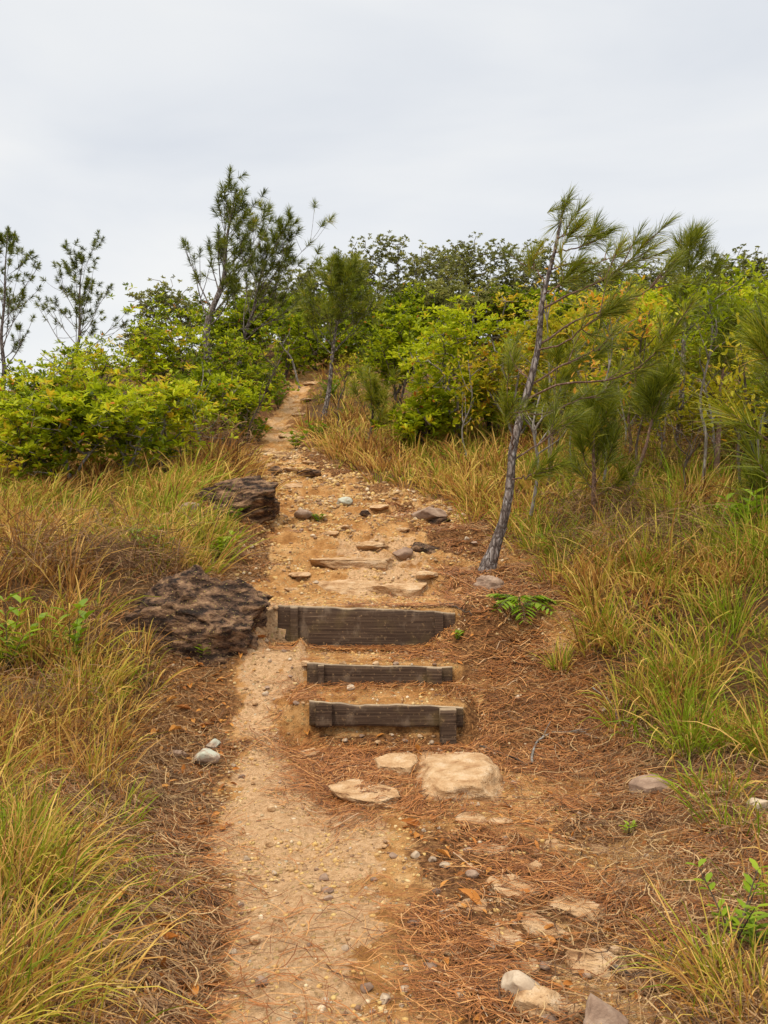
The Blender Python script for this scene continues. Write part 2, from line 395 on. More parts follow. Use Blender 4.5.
# timber of the steps
m, nt, o = newmat('weathered_timber')
oc = objc(nt)
mp = nd(nt, 'ShaderNodeMapping'); mp.inputs['Scale'].default_value = (.45, 16, 34); nt.links.new(oc, mp.inputs[0])
g1 = noise(nt, mp.outputs[0], 4, 8, .72, .25); g2 = noise(nt, oc, 5, 4, .6)
mp2 = nd(nt, 'ShaderNodeMapping'); mp2.inputs['Scale'].default_value = (4, 4, 2.5); nt.links.new(oc, mp2.inputs[0])
g3 = noise(nt, mp2.outputs[0], 3, 4, .6)
c = ramp(nt, g1, [(.28, (.018, .010, .007)), (.46, (.055, .032, .020)), (.60, (.115, .072, .046)), (.74, (.32, .22, .14))])
c = mixc(nt, maprange(nt, g2, .52, .66, 0, .5), c, mixc(nt, .4, c, (.26, .19, .06)))
c = mixc(nt, maprange(nt, g3, .56, .70, 0, .45), c, (.26, .19, .13))
c = mixc(nt, maprange(nt, noise(nt, oc, 40, 4, .7), .6, .72, 0, .6), c, (.42, .27, .14))
c = mixc(nt, maprange(nt, math_(nt, 'ADD', attr(nt, 'tint'), math_(nt, 'MULTIPLY', g2, .5)), 1.1, 1.35), c, (.50, .38, .25))
princ(nt, o, c, .8, bump(nt, math_(nt, 'ADD', g1, math_(nt, 'MULTIPLY', g3, .3)), .5, .006), .25); M['timber'] = m

# ------------------------------------------------------------------ terrain mesh
def axis(segs):
    out = []
    for a, b, s0, s1 in segs:
        p = a
        while p < b - 1e-6:
            out.append(p); p += s0 + (s1 - s0) * (p - a) / (b - a)
    out.append(segs[-1][1]); return np.array(out)
ys = axis([(-60, -4, 6, 1), (-4, 1.5, .4, .05), (1.5, 2.4, .05, .014), (2.4, 7.2, .014, .014), (7.2, 12, .016, .035), (12, 30, .04, .2), (30, 60, .2, 2), (60, 400, 3, 25)])
xr = axis([(0, 1.6, .014, .014), (1.6, 3.5, .016, .05), (3.5, 10, .06, .25), (10, 30, .3, 1.5), (30, 300, 2, 25)])
xs = np.concatenate([-xr[:0:-1], xr])
X, Y = np.meshgrid(xs, ys)
Z = H(X, Y)
nx, ny = len(xs), len(ys)
mb = MB()
i = np.arange(ny - 1)[:, None] * nx; j = np.arange(nx - 1)[None]
mb.add(np.stack([X, Y, Z], -1).reshape(-1, 3), None, np.stack([i + j, i + j + 1, i + nx + j + 1, i + nx + j], -1).reshape(-1, 4))
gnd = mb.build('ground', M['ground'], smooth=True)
tag(gnd, 'sandy hillside with an eroded footpath climbing between grass banks', 'ground', kind='structure')
gm_, sm_ = masks(X, Y)
patch_ = .75 * sst(-.05, .3, fbm(X * 1.9, Y * 1.9, 120, 4)) * (X > TX(Y, 3) - .2) * (1 - gm_)
pale_ = sm_ * np.clip(np.maximum(sst(6.0, 5.5, Y), .8 * sst(7.0, 6.7, Y) * sst(-.45, -.6, X)) * sst(.05, -.2, X - TX(Y, 3) + .12 + .3 * fbm(X * 1.7, Y * 1.7, 140, 4)) + .8 * sst(6.8, 7.2, Y) * sst(9.2, 8.6, Y) * sst(.45, .25, np.abs(X + .05 + .2 * fbm(X * 3, Y * 3, 141, 3))), 0, 1)
pale_ = np.maximum(pale_, .7 * sm_ * sst(11, 14, Y) * sst(-.05, .15, fbm(X * 2.2, Y * 2.2, 142, 3)))
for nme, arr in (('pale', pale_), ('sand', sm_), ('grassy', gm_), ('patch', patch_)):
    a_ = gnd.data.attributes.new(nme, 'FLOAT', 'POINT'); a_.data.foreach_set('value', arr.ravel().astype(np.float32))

# ------------------------------------------------------------------ timber steps
def plank(mb, x0, x1, yc, th, zb, zt, bow=0, seed=0, wear=True, ends=0., flip=1):
    """a weathered board: x0..x1, thickness th, with split ends and uneven edges; zb/zt are functions or numbers"""
    n = max(6, int((x1 - x0) / .03)); xs_ = np.linspace(x0, x1, n)
    prof = [(-.5, 0), (-.5, .12), (-.5, .3), (-.5, .5), (-.5, .7), (-.5, .9), (-.42, 1.0), (0, 1.012), (.42, 1.0), (.5, .9), (.5, .0)]
    V = []; A = []
    zb = zb if callable(zb) else (lambda x, z=zb: z + 0 * x); zt = zt if callable(zt) else (lambda x, z=zt: z + 0 * x)
    for (py_, pz) in prof:
        b = zb(xs_) + .004 * n2(xs_ * 9, xs_ * 0, seed); t = zt(xs_) + .006 * n2(xs_ * 11, xs_ * 0 + 5, seed + 1) + .006 * n2(xs_ * 3, xs_ * 0 + 5, seed + 8) - .03 * np.clip(n2(xs_ * 6, xs_ * 0 + 9, seed + 2) - .45, 0, 1)
        z = b + (t - b) * pz
        y = yc + py_ * th + bow * ((xs_ - (x0 + x1) / 2)) ** 2 + .003 * n2(xs_ * 6, np.full(n, pz * 4.), seed + 4)
        V.append(np.stack([xs_, y, z], -1)); A.append(np.full(n, 1. if (.9 < pz) else (.45 if pz > .85 else 0.)) if wear else np.zeros(n))
    k = len(prof); V = np.stack(V, 0).reshape(-1, 3); A = np.concatenate(A)
    jj = np.arange(k)[:, None]; j2 = (jj + 1) % k; ii = np.arange(n - 1)[None]
    q = np.stack([jj * n + ii, jj * n + ii + 1, j2 * n + ii + 1, j2 * n + ii], -1).reshape(-1, 4)
    t = []
    for e in (0, n - 1):
        for a in range(1, k - 1): t.append([0 * n + e, a * n + e, (a + 1) * n + e])
    mb.add(V, t, q, A)

def step(label, y, xa, xb, ztl, ztr, zbl, zbr, battens, yaw=0):
    c = (xa + xb) / 2
    r = root('timber_step', (c, y, min(zbl, zbr)), label, 'step', 'timber risers of the trail steps')
    lp = np.array([c, y, min(zbl, zbr)])
    zt = lambda x: ztl + (ztr - ztl) * (x - xa) / (xb - xa)
    zb = lambda x: zbl + (zbr - zbl) * (x - xa) / (xb - xa)
    mb = MB(); plank(mb, xa, xb, y, .042, zb, zt, .02, int(y * 10)); mb.build('riser_board', M['timber'], r, lp)
    for (bx, bw, t0, t1, th, lb) in battens:
        mb = MB(); z1 = zt(bx) + t1; z0 = zb(bx) - t0
        yb = y - .022 - th / 2 + .02 * (bx - c) ** 2 - .002
        plank(mb, bx - bw / 2, bx + bw / 2, yb, th, z0, z1, 0, int(bx * 100) + 50)
        o_ = mb.build('stake', M['timber'], r, lp)
        if lb: o_['label'] = lb
    r.rotation_euler.z = yaw
    return r
step('topmost and widest of the weathered timber risers, a deep board across the trail', 6.5, -.778, .52, .822, .765, .47, .45,
     [(-.655, .055, .05, .0, .028, None), (.40, .06, .06, -.005, .028, None)], R(-.6))
step('middle timber riser of the trail, the low board half buried in earth', 5.95, -.515, .458, .492, .458, .33, .32,
     [(-.42, .04, .05, -.004, .03, None), (.335, .10, .05, 0, .035, None)])
step('lowest timber riser of the trail, undercut board with a post standing past its right end', 5.5, -.462, .49, .335, .285, .185, .165,
     [(-.37, .10, .004, .004, .03, None), (.392, .10, .115, .006, .06, 'square dark post that reaches below the board')], R(.5))

# ------------------------------------------------------------------ rocks
_ico = {}
def ico(k):
    if k not in _ico:
        bm = bmesh.new(); bmesh.ops.create_icosphere(bm, subdivisions=k, radius=1)
        _ico[k] = (np.array([v.co[:] for v in bm.verts]), np.array([[v.index for v in f.verts] for f in bm.faces])); bm.free()
    return _ico[k]
def rock(name, c, size, mat, label, group=None, seed=0, sub=4, flat=12, strata=0, sink=.3, yaw=0, tilt=0, smooth=True, cat='rock', rough=.08):
    v, f = ico(sub); v = v.copy(); r = np.random.default_rng(seed)
    if strata or name == 'flat_rock': v = v / (np.abs(v) ** 5).sum(1, keepdims=True) ** .2 * .86
    for k in range(max(flat, 10)):
        d = nrm(r.normal(size=3)); lim = r.uniform(.55, .82) * (1.15 if strata else 1)
        ex = np.clip(v @ d - lim, 0, None); v -= ex[:, None] * d * .98
    v *= 1 + (.09 * n3(v * 1.3 + seed, seed) + rough * n3(v * 4 + seed, seed + 1) + rough * .5 * n3(v * 9, seed + 2) + rough * .3 * n3(v * 20, seed + 3))[:, None]
    if name == 'flat_rock': v[:, 2] = np.minimum(v[:, 2], .42 + .16 * v[:, 0] + .05 * n3(v * 2.2, seed + 11) + .03 * np.abs(n3(v * 6, seed + 12)))
    v = v * np.array(size) / 2
    if strata:
        z = v[:, 2] + .12 * v[:, 0] + .07 * n3(v * 2.5, seed + 5) + .025 * n3(v * 9, seed + 6)
        q = z / strata; fr = q - np.floor(q); lay = _h(np.floor(q), np.floor(q) * 0, np.floor(q) * 0, seed)
        k = 1 + .05 * lay - .05 * (fr < .10) * (n3(v * 4, seed + 7) > -.2) + .07 * n3(v * np.array([7, 7, 18]), seed + 9) + .025 * n3(v * np.array([10, 10, 60]), seed + 8)
        v[:, 0] *= k; v[:, 1] *= k
    cy, sy, ct, st_ = math.cos(yaw), math.sin(yaw), math.cos(tilt), math.sin(tilt)
    v = v @ np.array([[ct, 0, -st_], [0, 1, 0], [st_, 0, ct]]) @ np.array([[cy, sy, 0], [-sy, cy, 0], [0, 0, 1]])
    zoff = size[2] * (.5 - sink)
    o = MB(); o.add(v + np.array([0, 0, zoff]), f, None, r.random())
    ob = o.build(name, mat, smooth=smooth); ob.location = Vector(c)
    return tag(ob, label, cat, group)

def below(px, row, dy=0):
    g = G(px, row); g = g + np.array([0, dy, 0]); g[2] = H(g[0], g[1]); return g

# dark layered boulders on the left bank
g = at(205, 6.55); rock('boulder', (g[0] - .04, 6.36, .20), (1.12, .85, 1.26), M['rock_dark'], 'big dark layered boulder on the left bank beside the top timber step', None, 24, 6, 6, .17, .18, R(-8), R(5), cat='boulder', rough=.10)
g = at(110, 7.2); rock('boulder', (g[0], 7.35, .74), (1.3, .9, .62), M['rock_dark'], 'flat dark rock ledge almost hidden by grass, left of the big boulder', None, 33, 5, 6, .08, .2, R(10), R(2), cat='boulder')
g = G(238, 516); rock('boulder', (g[0] - .06, g[1] + .20, g[2] - .04), (1.30, .75, .56), M['rock_dark'], 'smaller dark boulder at the path edge before the tall grass, uphill of the big one', None, 44, 6, 5, .16, .18, R(-5), R(-8), cat='boulder')
g = G(190, 520); rock('boulder', (g[0], g[1] + .1, g[2] - .03), (.35, .35, .28), M['rock_brown'], 'small brown rock in the dry grass just left of the smaller boulder', None, 47, 4, 6, 0, .25, cat='rock')
g = G(489, 592); rock('rock', (g[0], g[1] + .12, g[2] - .02), (.30, .32, .22), M['rock_brown'], 'dark rock wedged at the foot of the leaning pine', None, 51, 5, 9, 0, .35, .4, .1, rough=.12)
g = G(424, 553); rock('rock', (g[0], g[1], g[2]), (.44, .3, .16), M['rock_dark'], 'flat dark rock lying on bare earth at the right of the path above the steps', None, 52, 4, 5, 0, .35, 0, R(8))
g = G(404, 558); rock('rock', (g[0], g[1], g[2]), (.20, .2, .12), M['rock_brown'], 'small brown rock touching the flat dark rock above the steps', None, 53, 3, 6, 0, .3)
g = G(430, 519); rock('rock', (g[0], g[1], g[2]), (.36, .3, .20), M['rock_brown'], 'brown rock under the grass edge where the bare earth ends, right of the path', None, 54, 4, 6, 0, .3)
g = G(440, 524); rock('rock', (g[0], g[1], g[2]), (.26, .25, .12), M['rock_dark'], 'small dark stone in front of the brown rock by the right grass edge', None, 55, 3, 6, 0, .3)
g = G(344, 505); rock('rock', (g[0], g[1], g[2]), (.22, .2, .12), M['rock_lichen'], 'bluish white stone lying alone in the middle of the path above the steps', None, 56, 4, 7, 0, .3)
g = G(365, 516); rock('rock', (g[0], g[1], g[2]), (.14, .14, .1), M['rock_dark'], 'little dark stone below the bluish white stone on the path', None, 57, 3, 6, 0, .3)
g = G(302, 517); rock('rock', (g[0], g[1], g[2]), (.24, .2, .15), M['rock_brown'], 'brown stone at the left of the path next to the smaller boulder', None, 58, 4, 6, 0, .3)
g = G(273, 472); rock('rock', (g[0], g[1], g[2]), (.34, .3, .18), M['rock_dark'], 'dark rock on the upper path at the left, first of the pair across it', None, 59, 4, 6, 0, .5)
g = G(311, 474); rock('rock', (g[0], g[1], g[2]), (.40, .3, .14), M['rock_dark'], 'dark flat rock on the upper path at the right, second of the pair across it', None, 60, 4, 6, 0, .45)
# sandstone slabs in the path
for (px, row, sz, sd, yw, lb) in (
        (350, 588, (.85, .55, .26), 61, 12, 'broad tan bedrock slab in the path above the top step, at the left'),
        (392, 590, (.58, .42, .24), 62, -8, 'tan bedrock slab in the path above the top step, at the right'),
        (356, 563, (.95, .5, .2), 63, 5, 'pale bedrock ledge crossing the path behind the two tan slabs'),
        (458, 776, (.64, .85, .30), 64, -14, 'large smooth tan slab embedded in the ground below the post of the lowest step'),
        (398, 769, (.34, .36, .20), 65, 20, 'cracked tan slab touching the left side of the large smooth slab'),
        (368, 796, (.30, .42, .13), 66, 35, 'tan slab half covered by brown needles at the edge of the sandy trail'),
        (472, 820, (.20, .14, .07), 67, 0, 'low tan stone in the needles under the large smooth slab'),
        (512, 888, (.26, .26, .09), 68, 10, 'tan slab in the needles below the angular tan stone'),
        (575, 905, (.24, .2, .07), 69, 10, 'tan slab poking through the needles in the lower right ground'),
        (312, 755, (.20, .18, .10), 71, 0, 'tan rock under the left end of the lowest step')):
    g = G(px, row); rock('flat_rock', (g[0], g[1], g[2]), (sz[0] * 1.1, sz[1] * 1.1, sz[2] * 1.25), M['rock_sand'], lb, None, sd, 5, 6, 0, .54 if sd > 63 else .55, R(yw), R(2), cat='flat rock', rough=.07)
for (px, row, sz, mt, sd, lb) in (
        (520, 996, (.125, .12, .10), 'rock_grey', 81, 'pale grey rounded stone with a flat top near the bottom edge, right of the trail'),
        (541, 1010, (.17, .14, .07), 'rock_sand', 82, 'flat tan stone between the two large stones at the bottom edge'),
        (603, 1030, (.15, .15, .12), 'rock_brown', 83, 'purplish brown stone at the bottom edge, large and cut by the frame'),
        (574, 1020, (.07, .06, .05), 'rock_sand', 84, 'small ochre stone against the purplish brown stone at the bottom edge'),
        (535, 872, (.085, .07, .055), 'rock_sand', 85, 'angular tan stone lying loose on the needles right of the trail'),
        (205, 763, (.19, .16, .11), 'rock_lichen', 86, 'stone with pale green lichen on the left edge of the trail'),
        (214, 748, (.10, .08, .07), 'rock_lichen', 87, 'small greenish stone behind the lichen stone'),
        (178, 757, (.12, .10, .06), 'rock_brown', 88, 'brown stone in the litter left of the lichen stone'),
        (652, 796, (.24, .20, .14), 'rock_brown', 89, 'rough grey brown rock under needles at the right grass edge'),
        (762, 812, (.13, .12, .08), 'rock_grey', 90, 'pale stone at the right picture edge in front of the grass'),
        (473, 877, (.06, .05, .04), 'rock_brown', 91, 'brown rounded stone left of the angular tan stone'),
        (445, 868, (.05, .045, .03), 'rock_grey', 92, 'small grey stone at the right border of the sandy trail'),
        (484, 796, (.05, .045, .035), 'rock_grey', 93, 'light pebble just under the large smooth slab'),
        (262, 985, (.05, .05, .03), 'rock_brown', 94, 'brown stone in the sand at the left of the trail near the bottom edge'),
        (305, 675, (.07, .06, .05), 'rock_sand', 95, 'tan stone on the tread left of the middle riser'),
        (351, 690, (.06, .05, .05), 'rock_grey', 96, 'pale stone sitting on the tread above the lowest riser'),
        (343, 684, (.05, .05, .04), 'rock_sand', 97, 'ochre stone beside the pale stone on the tread above the lowest riser')):
    g = G(px, row); rock('stone', (g[0], g[1], g[2]), sz, M[mt], lb, None, sd, 4, 8, 0, .25, R(sd * 37 % 90 - 45), cat='stone', rough=.04)
# rubble under and beside the steps is part of the loose stones below
rub_ = [(285, 640), (270, 662), (290, 678), (264, 690), (250, 722), (284, 652), (276, 630), (266, 642), (292, 668), (255, 705), (274, 700), (281, 712), (246, 690), (345, 742), (362, 738), (378, 744), (392, 736), (405, 742), (420, 738), (432, 744), (335, 752), (318, 765), (331, 772), (440, 752), (425, 756), (408, 753), (388, 752), (372, 750), (300, 692), (296, 705), (303, 716), (290, 660), (458, 690), (463, 702), (412, 680), (396, 684), (376, 681), (455, 800), (470, 790), (497, 806), (478, 806), (463, 812)]
pe = None
for k, (px, row, w_) in enumerate([(288, 488, .5), (300, 498, .35), (276, 455, .5), (288, 436, .6), (300, 415, .5), (306, 400, .6), (296, 440, .4), (330, 535, .35), (372, 545, .4), (400, 530, .35), (345, 528, .3), (300, 575, .3), (425, 575, .35), (292, 590, .25), (380, 508, .3), (310, 464, .35), (410, 592, .25), (290, 470, .4), (312, 384, .6)]):
    g = G(px, row)
    if pe is None: pe = ob = rock('ledge_rock', g, (1, .75, .30), M['rock_sand'], 'x', None, 130, 4, 8, 0, .64, cat='flat rock', rough=.10)
    else: ob = pe.copy(); COL.objects.link(ob)
    ob.location = Vector(g); w_ *= (.85, .6, .95, .7)[k % 4]; ob.scale = (w_, w_ * (1, .7, 1.2)[k % 3], w_); ob.rotation_euler = (0, R((k * 37) % 16 - 8), (k * 1.7) % 6.28)
    tag(ob, 'tan rock half buried in the eroded earth of the path uphill of the steps', 'flat rock', 'ledge rocks in the upper path')
pe = None
for k, (px, row, w_) in enumerate([(490, 850, .20), (541, 925, .24), (503, 938, .18), (602, 962, .26), (560, 1006, .24), (470, 905, .17), (640, 880, .2), (452, 950, .15), (520, 965, .16), (600, 850, .18), (555, 845, .15), (500, 820, .16), (660, 985, .2), (430, 812, .14)]):
    g = G(px, row)
    if pe is None: pe = ob = rock('flat_rock', g, (1, .8, .34), M['rock_sand'], 'x', None, 160, 5, 8, 0, .60, cat='flat rock', rough=.08)
    else: ob = pe.copy(); COL.objects.link(ob)
    ob.location = Vector(g); ob.scale = (w_, w_ * (1, .75, 1.2)[k % 3], w_); ob.rotation_euler = (0, R((k * 37) % 14 - 7), (k * 2.1) % 6.28)
    tag(ob, 'low tan slab showing through the brown needles right of the trail', 'flat rock', 'tan slabs among the needles')
# loose stones that nothing tells apart
r_ = np.random.default_rng(5); k = 0
proto = [None] * 6
while k < 120 + len(rub_):
    px = r_.uniform(225, 620); row = 1024 - (r_.random() ** 1.2) * 520
    if k >= 120: px, row = rub_[k - 120]
    elif 290 < px < 465 and 600 < row < 760: continue
    g = G(px, row); gg_, ss_ = masks(g[0], g[1])
    if gg_ > .25 and k < 120: continue
    s = r_.uniform(.022, .06) * (1 + .4 * (row < 600)); q = k % 6
    if proto[q] is None:
        proto[q] = rock('loose_stone', g, (1, .85, .6), M[['rock_sand', 'rock_grey', 'rock_brown'][q % 3]], 'small loose stone lying on the bare earth of the trail', 'loose stones scattered on the trail', 300 + q, 3, 7, 0, .3, cat='stone', rough=.05)
        ob = proto[q]
    else:
        ob = proto[q].copy(); COL.objects.link(ob)
    ob.location = Vector(g); ob.scale = (s, s, s); ob.rotation_euler.z = r_.uniform(0, 6.28); k += 1

# ------------------------------------------------------------------ gravel, litter
v0, f0 = ico(1)
N = 75000
rr = np.random.default_rng(11)
yy = 2.2 + 12 * rr.random(N) ** 1.3; xx = TX(yy, 1) + (TX(yy, 4) - TX(yy, 1)) * rr.random(N)
g_, s_ = masks(xx, yy); cl = fbm(xx * 1.9, yy * 1.9, 120, 4) + .5 * fbm(xx * 5, yy * 5, 77, 2)
keep = (rr.random(N) < (.16 + .9 * sst(-.05, .4, cl))) & (g_ < .5)
xx, yy = xx[keep], yy[keep]; N = len(xx)
sz = (.0028 + .012 * rr.random(N) ** 4.5) * (1 + .25 * np.clip(yy - 5, 0, 6))
dv = v0[None] * (1 + .35 * rr.uniform(-1, 1, (N, len(v0), 1))) * np.stack([sz, sz * rr.uniform(.6, 1, N), sz * rr.uniform(.4, .8, N)], -1)[:, None]
th = rr.uniform(0, 6.28, N); cth, sth = np.cos(th)[:, None], np.sin(th)[:, None]
dv = np.stack([dv[..., 0] * cth - dv[..., 1] * sth, dv[..., 0] * sth + dv[..., 1] * cth, dv[..., 2]], -1)
dv += np.stack([xx, yy, H(xx, yy) + sz * .1], -1)[:, None]
mb = MB(); mb.add(dv, (f0[None] + np.arange(N)[:, None, None] * len(v0)), None, np.repeat(rr.random(N), len(v0)))
tag(mb.build('gravel', M['pebble']), 'ochre and grey gravel loose on the trail', 'gravel', kind='stuff')

def drape(mb, x, y, ang, L, w, lift, tint, segs=3, bend=.15, r=None):
    """needles lying on the ground, each following it"""
    N = len(x); vs = []
    cur = r.normal(size=N) * bend
    l0 = lift * r.random(N); l1 = lift * r.random(N)
    for k in range(segs + 1):
        t = k / segs - .5
        a = ang + cur * t
        px_ = x + np.cos(a) * L * t; py_ = y + np.sin(a) * L * t
        pz_ = H(px_, py_, True) + .003 + l0 + (l1 - l0) * (t + .5)
        sx = -np.sin(a) * w / 2; sy = np.cos(a) * w / 2
        vs += [np.stack([px_ - sx, py_ - sy, pz_], -1), np.stack([px_ + sx, py_ + sy, pz_ + w * .3], -1)]
    m = 2 * segs + 2; v = np.stack(vs, 1)
    ok = (v[..., 2].max(1) - v[..., 2].min(1)) < .055 + .25 * L * (y < 5) ; ok &= ~((y > 5.35) & (y < 6.6) & (np.abs(x) < .62) & ((v[..., 2].max(1) - v[..., 2].min(1)) > .04))
    v = v[ok].reshape(-1, 3); N = int(ok.sum()); tint = tint[ok]; o = np.arange(N)[:, None] * m
    mb.add(v, None, np.concatenate([o + np.array([[2 * k, 2 * k + 1, 2 * k + 3, 2 * k + 2]]) for k in range(segs)]), np.repeat(tint, m))

rr = np.random.default_rng(12)
N = 170000
yy = 2.1 + 10 * rr.random(N) ** 1.5
xa_ = TX(yy, 1) - .9; xb_ = TX(yy, 4) + 1.0
xx = xa_ + (xb_ - xa_) * rr.random(N)
g_, s_ = masks(xx, yy)
cl = fbm(xx * 1.6 + .4 * yy, yy * 1.3, 91, 4)
right = sst(-.05, .25, xx - TX(yy, 3))
dens = (.10 + .90 * sst(-.22, .12, cl)) * (.42 + .5 * right) * (1 - .86 * s_)
dens += .8 * sst(.0, .25, cl + .25 * n2(xx * 4, yy * 4, 6)) * np.exp(-((xx - TX(yy, 3) - .03) / .13) ** 2)
dens *= sst(12.5, 7.5, yy) * (1 - .72 * sst(.05, .3, fbm(xx * 1.9, yy * 1.9, 120, 4)) * right)
tread = (np.abs(xx) < .5) & (yy > 5.3) & (yy < 6.5); dens = np.where(tread, dens * .5 + .05, dens)
keep = rr.random(N) < dens; xx, yy = xx[keep], yy[keep]
for (cx_, cy_, sx_, sy_, n_) in ((-.1, 6.42, .45, .05, 500), (.45, 6.3, .18, .12, 900), (0, 5.88, .35, .04, 300), (-.55, 5.6, .08, .2, 500), (.6, 5.7, .12, .3, 1200), (0, 5.3, .4, .06, 700), (-.35, 5.0, .12, .25, 900), (.2, 6.56, .35, .04, 260), (-.15, 4.75, .1, .3, 900), (-.9, 6.35, .1, .1, 250)):
    xx = np.append(xx, cx_ + sx_ * rr.normal(size=n_)); yy = np.append(yy, cy_ + sy_ * rr.normal(size=n_))
N = len(xx)
flow = 3.0 * fbm(xx * .9, yy * .9, 95, 2) + rr.normal(size=N) * .95 + .6
mb = MB(); ff = np.where(yy > 6, 1.35, 1.)
drape(mb, xx, yy, flow, rr.uniform(.07, .20, N), np.where(rr.random(N) < .15, .0038, .0022) * ff * (1 + .12 * np.clip(yy - 3, 0, 6)), .032, rr.beta(2, 2.2, N), 3, .5, rr)
tag(mb.build('pine_needle_litter', M['litter']), 'brown fallen pine needles matted on the ground', 'pine litter', kind='stuff')
# dead blades of grass in the litter
rr = np.random.default_rng(13); N = 32000
yy = 2.1 + 7 * rr.random(N) ** 1.4; side = rr.random(N) < .55
xx = np.where(side, TX(yy, 1) + rr.normal(size=N) * .35 - .05, TX(yy, 4) + rr.normal(size=N) * .35 + .05)
g_, s_ = masks(xx, yy); keep = s_ < .3; xx, yy = xx[keep], yy[keep]; N = len(xx)
mb = MB(); drape(mb, xx, yy, rr.uniform(0, 6.28, N), rr.uniform(.05, .22, N), .0016 + .0035 * rr.random(N) ** 2.5, .05, rr.random(N), 3, .9, rr)
tag(mb.build('dead_grass', M['dead_grass']), 'grey and tan dead grass lying at the edges of the trail', 'dead grass', kind='stuff')
# dead leaves
rr = np.random.default_rng(14); N = 1500
yy = 2.3 + 8 * rr.random(N) ** 1.3; xx = np.where(rr.random(N) < .6, TX(yy, 2) - np.abs(rr.normal(size=N)) * .35, TX(yy, 3) + np.abs(rr.normal(size=N)) * .6)
mb = MB(); d = rr.normal(size=(N, 3)); d[:, 2] = np.abs(d[:, 2]) * .25
leaves(mb, np.stack([xx, yy, H(xx, yy) + .012], -1), d, rr.uniform(.02, .065, N), rr.uniform(.3, .5, N), .3, .3, rr.random(N), rr)
tag(mb.build('leaf_litter', M['deadleaf']), 'small dead brown leaves strewn over the ground', 'leaf litter', kind='stuff')

def big_leaf(seed):
    r = np.random.default_rng(seed); n = 9; u = np.linspace(0, 1, n); wd = np.sin(np.pi * u ** .8) * .23 + .004
    V = []
    for s in np.linspace(-1, 1, 5):
        z = .18 * np.sin(u * 3 + seed) * .4 + abs(s) ** 1.5 * wd * .9 + .015 * r.normal(size=n)
        V.append(np.stack([u - .5, s * wd, z], -1))
    V = np.stack(V, 0).reshape(-1, 3); q = [[a * n + b, a * n + b + 1, (a + 1) * n + b + 1, (a + 1) * n + b] for a in range(4) for b in range(n - 1)]
    return V, q
lp = []
leafspots = [(158, 925), (146, 962), (148, 1003), (172, 705), (183, 712), (200, 668), (190, 690), (175, 735), (205, 729), (128, 742), (130, 757), (155, 737),
             (161, 935), (168, 947), (190, 1000), (150, 790), (706, 834), (411, 829), (443, 860), (308, 738), (292, 728), (128, 690), (470, 905), (240, 660), (262, 640), (186, 845), (150, 880), (118, 905), (225, 620), (95, 835)]
for k, (px, row) in enumerate(leafspots):
    g = G(px, row)
    if k < 4:
        V, q = big_leaf(k + 3); mb = MB(); mb.add(V, None, q, .25 + .22 * k); ob = mb.build('fallen_leaf', M['deadleaf'], loc=(0, 0, 0), smooth=True); lp.append(ob)
    else: ob = lp[k % 4].copy(); COL.objects.link(ob)
    ob.location = Vector(g) + Vector((0, 0, .022)); s = .075 + .05 * ((k * 7) % 5) / 5; ob.scale = (s, s * .8, s)
    ob.rotation_euler = (R((k * 53) % 50 - 25), R((k * 31) % 40 - 20), k * 2.4)
    tag(ob, 'curled orange brown dead leaf lying on the ground beside the trail', 'fallen leaf', 'large dead leaves on the ground')

# fallen twigs
def twig(pts, r0, mat, label, cat='twig', group=None, side=3, seed=0):
    r = np.random.default_rng(seed); P = spline(pts, 14); P = P + r.normal(size=P.shape) * .004
    P[:, 2] = np.maximum(P[:, 2], H(P[:, 0], P[:, 1]) + r0)
    mb = MB(); lp_ = P[0].copy(); tube(mb, P, np.linspace(r0, r0 * .35, 14), 6, .5)
    for k in range(side):
        i_ = r.integers(3, 11); d = nrm(P[min(i_ + 2, 13)] - P[i_] + r.normal(size=3) * .04 + np.array([0, 0, .02])); L = r.uniform(.06, .16)
        Q = np.array([P[i_] + d * L * t + np.array([0, 0, -.3]) * L * t * t * .5 for t in (0, .3, .6, 1)]); Q[:, 2] = np.maximum(Q[:, 2], H(Q[:, 0], Q[:, 1]) + .003)
        tube(mb, Q, np.linspace(r0 * .5, r0 * .2, 4), 5, .5)
    return tag(mb.build('twig', mat, loc=lp_, smooth=True), label, cat, group)
def gp(*a): return [G(x_, y_) + np.array([0, 0, .02]) for x_, y_ in a]
twig(gp((532, 768), (536, 748), (550, 738), (575, 736), (600, 742)), .008, M['bark_pale'], 'thin grey arched twig lying among needles right of the lowest step', seed=1)
twig(gp((592, 690), (610, 705), (618, 722), (628, 738)), .006, M['bark_pale'], 'pale thin twig on the litter under the right grass bank', seed=2)
twig(gp((120, 760), (110, 772), (104, 790)), .010, M['bark_pale'], 'short pale stick in the litter left of the lichen stone', seed=3)
twig(gp((148, 842), (170, 840), (192, 843)), .007, M['bark_brown'], 'dark short stick in the left litter beside the sandy trail', seed=4)
twig(gp((480, 750), (500, 756), (520, 764)), .008, M['bark_brown'], 'dark stick near the end of the lowest riser', seed=5)
twig(gp((610, 975), (650, 985), (690, 978)), .007, M['bark_brown'], 'dark twig across the needles near the lower right corner', seed=6)
twig(gp((440, 606), (455, 614), (472, 618)), .008, M['bark_brown'], 'dark stick resting over the right end of the top riser', seed=7)
twig([W(604, 548, 8.6), W(622, 536, 8.7), (W(640, 524, 8.7)), W(655, 520, 8.8)], .014, M['bark_brown'], 'bent dead branch lying in the dry grass beneath the bushy young pine', seed=8)

